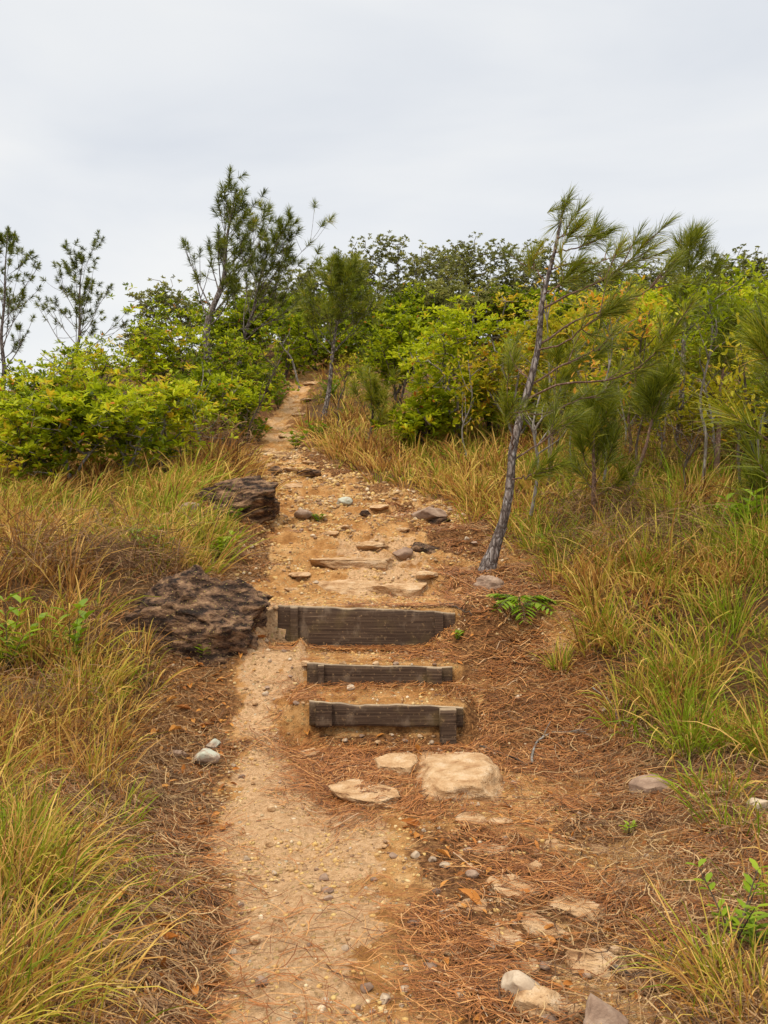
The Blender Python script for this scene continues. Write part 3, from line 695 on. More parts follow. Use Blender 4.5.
# ------------------------------------------------------------------ grass
def tussocks(mb, cx, cy, nb, L, spread, mean, r, width=.005, lean=(0, 0), dr=(.25, .8), segs=4, up=1.0):
    nb = max(8, int(nb * .62)); width = width * 1.55
    """cx, cy arrays of tussock centres; nb blades each"""
    N = len(cx) * nb
    x = np.repeat(cx, nb); y = np.repeat(cy, nb)
    a = r.uniform(0, 6.28, N); rad = np.repeat(np.broadcast_to(spread, (len(cx),)), nb) * np.sqrt(r.random(N))
    bx = x + np.cos(a) * rad; by = y + np.sin(a) * rad
    out = r.uniform(.0, 1.0, N) * (.4 + .6 * rad / np.maximum(np.repeat(np.broadcast_to(spread, (len(cx),)), nb), 1e-3))
    d = np.stack([np.cos(a) * out + lean[0] + r.normal(size=N) * .15, np.sin(a) * out + lean[1] + r.normal(size=N) * .15, np.full(N, up)], -1)
    LL = np.repeat(np.broadcast_to(L, (len(cx),)), nb) * r.uniform(.35, 1.1, N)
    tn = np.clip(np.repeat(mean, nb) + r.normal(size=N) * .20, 0, 1)
    tn = np.where(r.random(N) < .22, r.uniform(.0, .6, N), tn)
    dist = np.repeat(np.clip(cy / 5, .7, 3), nb)
    blades(mb, np.stack([bx, by, H(bx, by) - .02], -1), d, LL, width * dist ** .7 * r.uniform(.6, 1.5, N), r.uniform(dr[0], dr[1], N), segs, tn, r)

def meadow(mb, n, x0, x1, y0, y1, nb, L, spread, seed, width=.004, gcut=.5, bias=0., lean=(0, 0), pw=1., segs=4, avoid=None):
    r = np.random.default_rng(seed); cy = y0 + (y1 - y0) * r.random(n) ** pw; cx = x0 + (x1 - x0) * r.random(n)
    g_, s_ = masks(cx, cy); k = r.random(n) < sst(gcut - .25, gcut + .25, g_)
    for (ax, ay, ar) in avoid or []: k &= (cx - ax) ** 2 + (cy - ay) ** 2 > ar ** 2
    cx, cy = cx[k], cy[k]
    hue = fbm(cx * .9, cy * .9, 201, 3)
    mean = np.clip(.47 + bias + .6 * hue + .1 * r.normal(size=len(cx)), .05, .95)
    Lx = L * (.5 + 1.1 * r.random(len(cx)) ** 1.8) * (.8 + .4 * sst(-.4, .4, fbm(cx * .6, cy * .6, 207, 2)))
    Lx = np.where((cx < -2.3) & (cy > 8.3), Lx * .62, Lx)
    tussocks(mb, cx, cy, nb, Lx, spread * r.uniform(.6, 1.3, len(cx)), mean, r, width, lean, segs=segs)

boul = [(-1.35, 6.35, .72), (-1.50, 9.1, .62), (-1.2, 5.7, .5), (-1.35, 8.5, .35)]
mb = MB()
# right bank near
meadow(mb, 400, .9, 4.6, 3.0, 7.8, 85, .74, .11, 1, .0042, .48, .26, (-.12, -.15), avoid=boul)
meadow(mb, 600, .4, 5.5, 6.5, 11, 66, .62, .13, 2, .0042, .45, .14, (-.05, -.1))
# left bank near
meadow(mb, 260, -3.4, -.7, 3.0, 5.6, 90, .44, .11, 3, .0036, .6, .06, (.12, -.05), avoid=boul)
meadow(mb, 420, -5, -.9, 5.4, 9, 80, .52, .12, 4, .0042, .5, -.04, (.15, 0), avoid=boul)
meadow(mb, 620, -7.5, -.9, 8.5, 12.6, 75, .58, .15, 5, .0045, .5, -.08, (.28, 0), avoid=boul)
# far
meadow(mb, 900, -1.6, 8, 10, 17, 50, .62, .16, 6, .005, .45, -.02)
meadow(mb, 900, -14, 12, 14, 31, 36, .6, .2, 7, .006, .5, -.02, segs=3)
meadow(mb, 260, -9, -4, 11, 15, 40, .5, .18, 8, .005, .5, -.02, segs=3)
tag(mb.build('grass', M['grass']), 'tall dry golden and green grass covering both banks of the path', 'grass', kind='stuff')
# thatch of grey dead blades under the near tussocks
mb = MB(); r = np.random.default_rng(20)
for (n, x0, x1, y0, y1, cut) in ((330, -3, -.6, 2.3, 6.4, .35), (260, .7, 4, 3, 8, .45), (240, -5, -1, 6.5, 10, .5), (160, .6, 5, 7, 10.5, .5)):
    cy = y0 + (y1 - y0) * r.random(n); cx = x0 + (x1 - x0) * r.random(n); g_, s_ = masks(cx, cy); k = g_ > cut
    tussocks(mb, cx[k], cy[k], 50, .26, .14, np.full(k.sum(), .5), r, .0036, (0, 0), (.5, 1.3), 3, .35)
tag(mb.build('dead_grass', M['dead_grass']), 'grey brown thatch of dead grass under the tussocks', 'dead grass', kind='stuff')

mb = MB(); meadow(mb, 700, -2.6, 1.2, 8.5, 26, 26, .26, .09, 31, .0042, .22, .08, segs=3); meadow(mb, 420, -1.8, 2.4, 6.6, 13, 30, .26, .07, 32, .0038, .22, .1, segs=3)
tag(mb.build('short_grass', M['grass']), 'short tufts of grass fringing the bare earth of the path', 'grass', kind='stuff')
# single tussocks one can point at
def tussock(px, row, nb, L, spread, mean, label, seed, w=.004, lean=(0, 0)):
    g = G(px, row) if row < 1024 else at(px, 2.6 - (row - 1024) * .004)
    r = np.random.default_rng(seed); mb = MB()
    k = max(1, nb // 80); cx = g[0] + r.normal(size=k) * spread * .6; cy = g[1] + r.normal(size=k) * spread * .6
    tussocks(mb, cx, cy, nb // k, np.full(k, L), spread, np.full(k, mean), r, w, lean)
    tag(mb.build('grass_tussock', M['grass'], loc=g), label, 'grass tussock')
tussock(20, 880, 900, .58, .16, .66, 'big green and straw tussock at the left picture edge in the near ground', 1, .0042, (.15, -.1))
tussock(-30, 1010, 1300, .62, .2, .55, 'straw coloured tussock spilling in at the lower left corner', 2, .0038, (.25, 0))
tussock(60, 1010, 380, .30, .12, .35, 'low brown tussock near the lower left corner, beside the litter', 3, .0036, (.1, 0))
tussock(132, 800, 130, .22, .05, .6, 'small upright tuft in the left litter beyond the near tussock', 4, .0036)
tussock(565, 668, 170, .36, .05, .66, 'narrow tussock standing alone on the needles below the fern', 5, .0045)
tussock(645, 712, 130, .26, .05, .72, 'small yellow green tuft under the right grass bank', 6, .0045)
tussock(563, 818, 60, .12, .03, .72, 'tiny green tuft in the needles right of the large smooth slab', 7, .003)
tussock(750, 985, 420, .42, .10, .62, 'tussock with long arching blades at the right edge near the bottom', 8, .004, (-.3, 0))
tussock(768, 1040, 500, .36, .12, .45, 'dense straw tussock filling the lower right corner', 9, .0036, (-.1, 0))
tussock(190, 640, 110, .20, .05, .7, 'thin green tuft on the ground before the big boulder', 10, .004)
tussock(98, 690, 700, .42, .14, .60, 'tall seeding tussock in front of the flat rock ledge, left of the big boulder', 11, .0042, (.15, 0))
tussock(470, 500, 420, .55, .12, .60, 'golden tussock left of the leaning pine trunk', 12, .005)
tussock(160, 505, 500, .60, .16, .42, 'tall straw tussock leaning right behind the smaller boulder', 13, .005, (.3, 0))

tussock(150, 662, 260, .36, .10, .5, 'straw and green tussock in front of the big boulder at its left', 14, .004, (.12, -.1))
tussock(238, 632, 60, .16, .04, .55, 'thin dry tuft between the big boulder and the top riser', 15, .0036)
tussock(232, 530, 120, .26, .06, .6, 'short tuft at the foot of the smaller boulder', 16, .0045)
tussock(612, 640, 300, .44, .08, .62, 'leaning tussock at the front edge of the right bank near the fern', 17, .0045, (-.2, -.1))
tussock(590, 600, 300, .44, .08, .55, 'tussock of straw blades right of the fern', 18, .0045, (-.1, -.1))
# heaps of dead brush
def brush(px, row, w, h, n, label, seed):
    g = G(px, row); r = np.random.default_rng(seed); mb = MB()
    p = np.clip(r.normal(size=(n, 3)), -1.7, 1.7) * np.array([w / 2.4, w / 3, .02]); p[:, 2] = np.abs(r.normal(size=n)) * h * .35
    d = r.normal(size=(n, 3)) * np.array([1, 1, .55]); d[:, 2] += .25
    blades(mb, p + g, d, r.uniform(.12, .42, n) * w / .8, .0055 * g[1] / 8, r.uniform(.2, .9, n), 4, r.random(n) * .75, r)
    tag(mb.build('dead_brush', M['dead_grass'], loc=g), label, 'dead brush')
brush(98, 565, .9, .45, 1800, 'dark grey mound of dead grass on the left bank above the flat rock ledge', 1)
brush(640, 560, .9, .5, 1500, 'grey tangle of dead twigs on the right bank beneath the young pine', 2)
brush(600, 530, .7, .6, 900, 'brown dead brush around the stem of the bushy young pine', 3)
brush(705, 545, .9, .5, 1100, 'grey brown dry brush on the right bank, left of the large leaved clump', 5)
brush(690, 470, 1.2, .8, 900, 'dark dry brush round the foot of the plumed pine', 6)
brush(30, 720, .5, .4, 700, 'grey dead tangle inside the left near grass below the leafy sprigs', 7)
brush(215, 452, .7, .7, 900, 'brown dry shrub by the path above the smaller boulder', 4)

# ------------------------------------------------------------------ pines
def tuft(mb, p, d, n, NL, r, axis_len=.12, mean=.45, w=.0035, wide=(.2, 1.05)):
    w = w * 1.25; n = int(n * .85)

    d = nrm(np.asarray(d, float))
    t = r.random(n); base = p + d * ((t - 1) * axis_len)[:, None]
    rad = r.normal(size=(n, 3)); rad -= (rad @ d)[:, None] * d; rad = nrm(rad)
    ang = wide[0] + (wide[1] - wide[0]) * (1 - t) + r.normal(size=n) * .12
    dd = d * np.cos(ang)[:, None] + rad * np.sin(ang)[:, None]
    blades(mb, base, dd, NL * r.uniform(.7, 1.1, n), w, r.uniform(.05, .3, n), 2, np.clip(mean + r.normal(size=n) * .16, 0, 1), r, taper=.9)

def pine(label, base, tip, r0, seed, nbr=16, blen=.9, start=.3, nl=.2, nt=60, w=.004, bend=0., wind=(0, 0), sub=3, mean=.42, bark='bark', upc=.5, trunk=None, dens=1., pw=.7, ang=(.5, .9), wide=(.15, .95), group=None, name='pine_tree'):
    r = np.random.default_rng(seed); base = np.asarray(base, float); tip = np.asarray(tip, float); hgt = tip[2] - base[2]
    if trunk is None:
        m = [base]
        for t in (.2, .4, .6, .8): m.append(base + (tip - base) * t + np.array([bend * math.sin(t * 3.1), 0, 0]) + r.normal(size=3) * hgt * .012)
        m.append(tip); trunk = m
    P = spline(trunk, 40); b0 = P[0] - np.array([0, 0, .12])
    P = np.vstack([b0, P]); tt = np.linspace(0, 1, len(P))
    rad = r0 * .78 * (1 - tt) ** .95 + r0 * .09; rad[:3] *= np.array([1.5, 1.3, 1.1])
    rt = root(name, base, label, 'pine tree', group)
    mb = MB(); tube(mb, P, rad, 10, .5, .10, seed)
    nd_ = MB()
    wv = np.array([wind[0], wind[1], 0.])
    gold = 2.4
    for k in range(nbr):
        t = start + (.97 - start) * ((k + r.random() * .5) / nbr)
        i_ = min(int(t * (len(P) - 1)), len(P) - 2); p = P[i_]
        a = k * gold + r.normal() * .4
        prof = (1 - (t - start) / (1 - start)) ** pw * .85 + .22
        if pw != .7 and r.random() < .18: continue
        L = blen * prof * (r.uniform(.65, 1.15) if pw == .7 else r.uniform(.4, 1.3))
        el = ang[0] + (ang[1] - ang[0]) * t + r.normal() * .12
        d = nrm(np.array([math.cos(a) * math.cos(el), math.sin(a) * math.cos(el), math.sin(el)]) + wv * .6)
        pts = [p]; cur = p.copy(); dd = d.copy(); n_ = 5
        for q in range(n_):
            dd = nrm(dd + np.array([0, 0, upc * .22]) + wv * .12 + r.normal(size=3) * .07); cur = cur + dd * L / n_; pts.append(cur.copy())
        B = spline(pts, 9); br = max(rad[i_] * .30, .004); tube(mb, B, np.linspace(br, .0035, 9), 5, .5)
        tuft(nd_, B[-1], B[-1] - B[-2], nt, nl, r, .13, mean + r.normal() * .08, w, wide)
        for s in (.62, .8):
            if r.random() < .6 * dens: j_ = int(s * 8); tuft(nd_, B[j_], B[j_ + 1] - B[j_], int(nt * .6), nl, r, .12, mean + r.normal() * .1, w, wide)
        for s in range(sub):
            j_ = int(8 * r.uniform(.35, .85)); sl = L * r.uniform(.2, .42)
            sd = nrm((B[j_ + 1] - B[j_]) / np.linalg.norm(B[j_ + 1] - B[j_]) + r.normal(size=3) * .6 + np.array([0, 0, .25]))
            S = spline([B[j_], B[j_] + sd * sl * .5, B[j_] + sd * sl + np.array([0, 0, sl * .2])], 5); tube(mb, S, np.linspace(br * .5, .003, 5), 4, .5)
            tuft(nd_, S[-1], S[-1] - S[-2], nt, nl, r, .13, mean + r.normal() * .1, w, wide)
    tuft(nd_, P[-1], P[-1] - P[-3], int(nt * 1.5), nl, r, .2, mean, w)
    mb.build('trunk', M[bark], rt, base, True)
    nd_.build('crown', M['needle'], rt, base)
    return rt

# hero pine: leaning trunk by the path, boughs swept to the right
Y0 = G(487, 574)[1] + .1
base = at(487, Y0)
tr = [base] + [W(*p) for p in ((507, 506, Y0), (514, 444, Y0 + .03), (529, 387, Y0 + .05), (538, 347, Y0 + .05), (542, 303, Y0), (547, 281, Y0), (555, 250, Y0 - .05), (562, 215, Y0 - .05), (569, 196, Y0 - .05))]
r = np.random.default_rng(99)
rt = root('pine_tree', base, 'slender pine leaning right at the path edge above the steps, boughs swept right', 'pine tree')
P = spline(tr, 70); P = np.vstack([P[0] - [0.03, 0, .15], P]); tt = np.linspace(0, 1, len(P))
rad = .037 * (1 - tt) ** .95 + .006; rad[:7] *= np.array([1.9, 1.75, 1.55, 1.38, 1.25, 1.15, 1.07])
mb = MB(); tube(mb, P, rad, 18, .5, .12, 5); mb.build('trunk', M['bark'], rt, base, True)
cr = MB()
brs = [([(562, 257), (582, 246), (593, 232)], .0, .3), ([(542, 312), (580, 290), (602, 279), (632, 257), (646, 240)], -.25, .9),
       ([(540, 343), (575, 321), (610, 308), (641, 294), (663, 275), (676, 260)], .35, .9), ([(540, 349), (562, 343), (588, 325), (619, 303)], -.35, .7),
       ([(529, 404), (558, 385), (606, 380), (637, 367), (659, 347), (672, 334)], -.5, .9), ([(533, 387), (562, 365), (593, 352), (608, 346)], .4, .7),
       ([(516, 459), (544, 440), (566, 420), (580, 415)], .3, .5), ([(518, 452), (512, 425), (506, 405)], -.3, .3), ([(535, 378), (518, 368), (510, 355)], .3, .3),
       ([(545, 283), (536, 270), (532, 258)], .15, .2), ([(550, 268), (575, 262), (600, 262), (622, 252)], .6, .4), ([(557, 240), (566, 235), (578, 225)], -.3, .2),
       ([(526, 415), (548, 412), (580, 400), (610, 395)], .7, .6), ([(512, 480), (530, 476), (548, 462)], -.4, .3), ([(545, 295), (560, 285), (575, 268)], -.6, .4)]
for pts, dy, wgt in brs:
    m = len(pts); B3 = [W(px, py, Y0 + dy * (k / (m - 1)) ** .8) for k, (px, py) in enumerate(pts)]
    B3[0] = P[np.argmin(np.linalg.norm(P - B3[0], axis=1))]
    B = spline(B3, 16); B[1:] += r.normal(size=(15, 3)) * .006
    mb = MB(); tube(mb, B, np.linspace(.0095 * (.6 + wgt * .5), .0035, 16), 7, .5, .06, 3)
    tuft(cr, B[-1], B[-1] - B[-3] + np.array([.02, 0, .03]), 170, .22, r, .2, .50, .0038, (.12, .85))
    for s in range(int(3 + wgt * 7)):
        j_ = r.integers(5, 16 - 1); sd = nrm(nrm(B[j_] - B[j_ - 1]) + r.normal(size=3) * .55 + np.array([.25, 0, .35])); sl = r.uniform(.08, .30)
        S = spline([B[j_], B[j_] + sd * sl * .5, B[j_] + sd * sl + np.array([.02, 0, .03])], 5); tube(mb, S, np.linspace(.006, .0035, 5), 5, .5)
        tuft(cr, S[-1], S[-1] - S[-2], 75, .19, r, .14, .46 + r.normal() * .1, .0036, (.12, 1.0))
    mb.build('branch', M['bark_red'], rt, base, True)
tuft(cr, P[-1], P[-1] - P[-4], 170, .18, r, .25, .5, .0036, (.15, .9))
for k in (4, 7, 10): tuft(cr, P[-k] + r.normal(size=3) * .03, P[-1] - P[-5] + r.normal(size=3) * .1, 60, .2, r, .1, .5, .0036, (.2, .8))
cr.build('crown', M['needle'], rt, base)

def pn(label, px, y, tpx, trow, **k):
    b = at(px, y); t = W(tpx, trow, y); return pine(label, b, t, k.pop('r0', .06), k.pop('seed', int(px + y * 10) % 999), **k)
pn('pine on the left skyline at the picture edge, sparse crown above the shrubs', 2, 22, 8, 229, nbr=30, blen=1.6, start=.2, nl=.14, nt=75, w=.009, sub=4, mean=.28, r0=.07, wide=(.3, 1.5), pw=.5, upc=.6)
pn('pine on the left skyline standing clear between the edge pine and the hill', 74, 24, 83, 258, nbr=28, blen=1.6, start=.25, nl=.14, nt=75, w=.009, sub=4, mean=.28, r0=.07, wide=(.3, 1.5), pw=.5, upc=.7)
pn('tall pine left of the path, its open top rising high over the shrubs', 203, 17, 236, 192, nbr=34, blen=1.25, start=.42, nl=.17, nt=75, w=.007, sub=3, mean=.32, r0=.11, wide=(.25, 1.35), pw=.35, wind=(.4, 0), upc=.7, bend=-.1)
pn('dark spreading pine behind the tall left pine, reaching right towards the path', 228, 18.5, 268, 250, nbr=28, blen=2.0, start=.4, nl=.20, nt=95, w=.007, sub=4, mean=.36, r0=.08, wind=(.75, 0), wide=(.25, 1.3), pw=.4, upc=.8)
pn('pine with a bare pale trunk beside the upper path, round crown at mid height', 322, 16.5, 343, 266, nbr=34, blen=1.15, start=.42, nl=.2, nt=62, w=.006, sub=5, mean=.42, r0=.06, wind=(.15, 0), bend=.06, wide=(.2, 1.3))
pn('pine sapling with a brushy top in the grass right of the upper path', 366, 13.2, 378, 388, nbr=16, blen=.62, start=.3, nl=.20, nt=70, w=.0055, sub=1, mean=.55, wide=(.25, 1.3), pw=.5, r0=.035, bark='bark_brown')
pn('slim grey pine whose plume of needles tops the right thicket', 676, 11, 692, 232, nbr=20, blen=.75, start=.45, nl=.28, nt=62, w=.0048, sub=2, mean=.42, r0=.055, wind=(.35, 0), upc=.9)
pn('bushy young pine right of the leaning pine, needles sprouting low from its stem', 596, 8.9, 594, 402, nbr=15, blen=.50, start=.25, nl=.30, nt=85, w=.0042, sub=1, mean=.40, r0=.035, bark='bark_red', upc=.6)
pn('young pine with arched stem between the bushy pine and the right thicket', 622, 9.4, 662, 372, nbr=9, blen=.4, start=.55, nl=.28, nt=85, w=.0042, sub=1, mean=.40, r0=.028, bark='bark_red', bend=.08)
pn('near pine at the right picture edge with very long green needles', 800, 5.6, 782, 300, nbr=11, blen=.50, start=.42, nl=.36, nt=62, w=.0056, sub=1, mean=.55, r0=.04, bark='bark_red', wind=(-.25, 0))
pn('thin pine with a reddish leaning stem among the trunks at the right', 715, 9.8, 728, 318, nbr=16, blen=.5, start=.5, nl=.28, nt=70, w=.0045, sub=1, mean=.45, r0=.04, bark='bark_red', wind=(-.1, 0))
pn('low pine seedling at the right edge above the leafy clump', 757, 8.4, 762, 470, nbr=8, blen=.28, start=.2, nl=.26, nt=75, w=.0042, sub=0, mean=.36, r0=.02, bark='bark_red')
pn('thin young pine with loose tufts behind the bushy young pine', 628, 10.6, 634, 330, nbr=14, blen=.6, start=.35, nl=.24, nt=70, w=.0048, sub=1, mean=.45, r0=.03, bark='bark_red', wind=(.3, 0), pw=.5)
pn('thin young pine just behind the leaning trunk, its tufts level with the lower boughs', 548, 10.2, 560, 350, nbr=13, blen=.55, start=.35, nl=.24, nt=70, w=.0048, sub=1, mean=.5, r0=.028, bark='bark_red', wind=(.3, 0), pw=.5)
pn('small dark pine bush behind the arched young pine', 655, 12.5, 650, 405, nbr=12, blen=.5, start=.2, nl=.26, nt=75, w=.005, sub=1, mean=.38, r0=.03, bark='bark_red')

# ------------------------------------------------------------------ broadleaf trees and shrubs
def broad(label, px, y, top, wpx, mat, seed, bark='bark_brown', name='shrub', cat='shrub', npt=120, lpt=9, leaf=.12, lw=.42, low=.15, mean=.5, r0=.04, stems=3, tsd=.17, lean=0, lift=0., fill=1., wob=.15):
    r = np.random.default_rng(seed); base = at(px, y); ht = (EYE - (top - 512) / F * y) - base[2]
    wid = wpx / F * y / 2
    nl_ = 7; lobes = []
    for k in range(nl_):
        a = r.uniform(0, 6.28); rr_ = r.uniform(.15, .72); hz = r.uniform(low + .12, .86)
        lobes.append((np.array([math.cos(a) * rr_ * wid + lean * hz, math.sin(a) * rr_ * wid * .9, hz * ht]), r.uniform(.28, .5)))
    lobes.append((np.array([lean * .9, 0, ht * .84]), .3))
    pts = []
    while len(pts) < npt:
        c, s = lobes[r.integers(len(lobes))]; d = nrm(r.normal(size=3)) * r.random() ** .35
        p = c + d * np.array([wid * s * 1.25, wid * s * 1.25, ht * s * .55])
        if r.random() < .22: p = p + np.array([r.normal() * wid * wob, r.normal() * wid * wob, abs(r.normal()) * ht * wob * .6])
        if p[2] < low * ht or p[2] > ht * 1.12: continue
        pts.append(p)
    pts = np.array(pts); pts = pts[np.argsort(np.linalg.norm(pts, axis=1))]
    nodes = [np.zeros(3)]; par = [-1]
    for k in range(stems):   # main stems
        a = r.uniform(0, 6.28); d = nrm(np.array([math.cos(a) * .45, math.sin(a) * .4, 1.]) + np.array([lean * .3, 0, 0])); pr = 0; p = np.zeros(3)
        for q in range(4):
            d = nrm(d + r.normal(size=3) * .16 + np.array([0, 0, .1])); p = p + d * ht * .15; nodes.append(p.copy()); par.append(pr); pr = len(nodes) - 1
    tips = []
    for p in pts:
        A = np.array(nodes); dv_ = p - A; dist = np.linalg.norm(dv_, axis=1) + .5 * np.clip(-dv_[:, 2], 0, None); i_ = int(np.argmin(dist))
        mid = A[i_] * .5 + p * .5 + r.normal(size=3) * .06 * dist[i_] + np.array([0, 0, -.05 * dist[i_]])
        nodes.append(mid); par.append(i_); nodes.append(p); par.append(len(nodes) - 2); tips.append((len(nodes) - 1))
    A = np.array(nodes); n_ = len(A); ra = np.full(n_, 0.)
    for k in range(n_ - 1, 0, -1):
        if ra[k] == 0: ra[k] = 1.
        ra[par[k]] += ra[k] ** 1.0
    rad = r0 * (ra / ra[0]) ** .5 * (1.0 if stems < 2 else .9); rad = np.maximum(rad, .0045 * y / 14)
    # tubes: one segment each
    a = A[np.array(par[1:])]; b = A[1:]; ra_ = np.minimum(rad[np.array(par[1:])], rad[1:] * 1.6); rb_ = rad[1:]
    t_ = nrm(b - a); s_ = nrm(np.cross(t_, np.array([.31, .87, .38]))); u_ = np.cross(t_, s_); th = np.arange(5) / 5 * 2 * np.pi
    ring = s_[:, None] * np.cos(th)[None, :, None] + u_[:, None] * np.sin(th)[None, :, None]
    v = np.concatenate([(a - t_ * .006)[:, None] + ring * ra_[:, None, None], b[:, None] + ring * rb_[:, None, None]], 1)
    o_ = np.arange(len(a))[:, None] * 10; j = np.arange(5); q = np.stack([j, (j + 1) % 5, (j + 1) % 5 + 5, j + 5], -1)
    mb = MB(); mb.add(v, None, (o_[:, :, None] + q[None]).reshape(-1, 4))
    rt = root(name, base, label, cat)
    mb.build('trunk' if name == 'tree' else 'stems', M[bark], rt, None, True)
    # leaf rosettes: at each tip and on short twigs round it
    T = A[np.array(tips)]; D = nrm(T - A[np.array(par)[np.array(tips)]] + np.array([0, 0, .25 * wid]))
    K = 3
    C = np.repeat(T, K, 0) + np.concatenate([r.normal(size=(len(T), K, 3)) * leaf * 1.25], 1).reshape(-1, 3) * np.array([1, 1, .8])
    D = np.repeat(D, K, 0) + r.normal(size=(len(T) * K, 3)) * .3; ok = r.random(len(C)) < fill; C, D = C[ok], D[ok]
    nC = len(C); cm = np.repeat(np.clip(mean + r.normal(size=nC) * tsd, 0, .93), lpt)
    d = nrm(np.repeat(nrm(D), lpt, 0) * .55 + nrm(r.normal(size=(nC * lpt, 3))) * np.array([1, 1, .6]))
    tn = cm + r.normal(size=nC * lpt) * .1; tn = np.where(r.random(nC * lpt) < .012, 1., np.clip(tn, 0, .94))
    lb = MB(); (small_leaves if y > 20 else leaves)(lb, np.repeat(C, lpt, 0) + d * leaf * .12, d, leaf * r.uniform(.6, 1.15, nC * lpt), lw * r.uniform(.8, 1.2, nC * lpt), .22, .2, tn, r)
    lb.build('foliage' if name == 'shrub' else 'crown', M[mat], rt)
    return rt

# left thicket
LS = [
 (-14, 11.8, 388, 120, .50, 'bright green shrub at the left picture edge under the edge pine'),
 (28, 14.2, 374, 110, .46, 'leafy shrub below the gap between the edge pine and the next pine'),
 (66, 14.4, 366, 105, .52, 'shrub directly below the pine that stands clear on the left skyline'),
 (20, 10.4, 405, 110, .60, 'low front shrub of the left thicket near the picture edge'),
 (72, 10.3, 402, 110, .62, 'yellow green front shrub rising from the left grass'),
 (108, 13.6, 352, 105, .50, 'shrub with a sloping top in the middle of the left thicket'),
 (122, 10.6, 398, 100, .58, 'rounded front shrub of the left thicket over the straw grass'),
 (142, 15.0, 325, 100, .50, 'taller shrub of the left thicket, just below the olive tree'),
 (162, 11.3, 388, 95, .60, 'front shrub of the left thicket nearest the smaller boulder'),
 (180, 15.6, 302, 95, .52, 'tall shrub touching the trunk of the tall left pine on its left'),
 (196, 13.8, 372, 70, .50, 'shrub hiding the foot of the tall left pine'),
 (228, 15.8, 335, 85, .48, 'loose shrub on bare stems right of the tall left pine'),
 (240, 14.8, 388, 60, .46, 'small thin shrub at the left border of the upper path'),
 (252, 19.5, 345, 90, .46, 'shrub behind the loose one, close to the upper path'),
 (-30, 16.5, 372, 110, .40, 'shrub behind the first ones at the left picture edge'),
 (90, 17.5, 352, 110, .38, 'darker shrub in the rear of the left thicket'),
 (205, 18.5, 300, 90, .40, 'dark green shrub behind the tall left pine'),
]
for k, (px, y, top, wpx, mean, lb) in enumerate(LS):
    broad(lb, px, y, top, wpx, 'leaf', 500 + k, npt=150, lpt=10, leaf=(.10, .085, .11, .095)[k % 4], lw=(.36, .42, .32)[k % 3], mean=mean + (.08, -.06, .06, .0, -.10)[k % 5], r0=.035, bark='bark_brown' if k % 2 else 'bark_pale', low=.06, tsd=.26, fill=(.62, .8, .7)[k % 3], wob=.35)
# middle
broad('bright green tree with a forked bare trunk, right of the upper path in the centre', 456, 13.6, 302, 135, 'leaf', 601, 'bark_pale', 'tree', 'tree', npt=230, lpt=10, leaf=.10, lw=.38, mean=.62, r0=.06, stems=3, low=.14)
broad('leafy shrub at the foot of the forked tree, over the grass', 425, 13.2, 395, 70, 'leaf', 602, npt=70, mean=.58, low=.05)
broad('green tree behind the round crowned pine, left of the forked tree', 398, 18, 312, 110, 'leaf', 603, 'bark_brown', 'tree', 'tree', npt=160, mean=.48, r0=.05)
broad('dark green shrub at the top end of the path, on its left', 285, 23, 322, 100, 'leaf', 604, npt=110, mean=.40)
broad('dark shrub closing the top end of the path', 316, 24.6, 335, 70, 'leaf', 605, npt=130, mean=.34)
broad('dark shrub at the top of the path, on its right', 372, 24, 330, 95, 'leaf', 606, npt=120, mean=.36)
broad('shrub with bare grey branches left of the upper path', 268, 20.5, 372, 60, 'leaf', 607, 'bark_pale', npt=60, fill=.5, mean=.45)
broad('tree with yellowing orange tipped leaves just left of the leaning pine', 515, 13.0, 292, 85, 'leaf_yellow', 608, 'bark_pale', 'tree', 'tree', npt=120, lpt=9, leaf=.085, mean=.62, r0=.04, fill=.8)
broad('low green shrub in the grass left of the leaning pine', 490, 14.5, 388, 75, 'leaf', 609, npt=80, mean=.50)
# right thicket
RS = [
 (560, 12.2, 318, 90, 'leaf_yellow', .45, 'yellow green tree seen through the boughs of the leaning pine', 'tree', .8),
 (590, 14.5, 296, 100, 'leaf', .55, 'green tree behind the boughs of the leaning pine', 'tree', .9),
 (628, 13.0, 318, 100, 'leaf_yellow', .35, 'yellow tinged tree above the bushy young pine', 'tree', .8),
 (655, 15.5, 288, 100, 'leaf', .58, 'light green tree just left of the slim grey pine', 'tree', .9),
 (700, 13.0, 300, 100, 'leaf', .62, 'bright leafed tree just right of the slim grey pine', 'tree', .9),
 (735, 11.8, 282, 100, 'leaf', .64, 'bright green tree with a spreading top near the right picture edge', 'tree', .9),
 (775, 12.8, 272, 110, 'leaf', .58, 'bright green tree cut by the right picture edge', 'tree', .9),
 (545, 16.5, 300, 90, 'leaf', .45, 'green tree in the second rank behind the yellow one', 'tree', .9),
 (680, 17.0, 292, 110, 'leaf', .45, 'darker green tree in the second rank behind the slim grey pine', 'tree', .9),
 (745, 16.5, 285, 110, 'leaf', .46, 'darker green tree in the second rank near the right picture edge', 'tree', .9),
 (615, 17.5, 300, 100, 'leaf', .42, 'dark green tree in the second rank above the bushy young pine', 'tree', .9),
 (700, 11.2, 372, 75, 'leaf_yellow', .42, 'thin yellowish shrub between the bare trunks at the right', 'shrub', .55),
 (765, 10.2, 360, 80, 'leaf_yellow', .30, 'thin yellowish shrub at the right edge behind the long needles', 'shrub', .6),
 (645, 14.0, 380, 80, 'leaf', .45, 'low green shrub under the slim grey pine', 'shrub', .7),
 (585, 13.5, 385, 80, 'leaf', .45, 'low green shrub behind the bushy young pine', 'shrub', .7),
 (540, 13.2, 395, 60, 'leaf', .50, 'low green shrub behind the leaning trunk', 'shrub', .7),
]
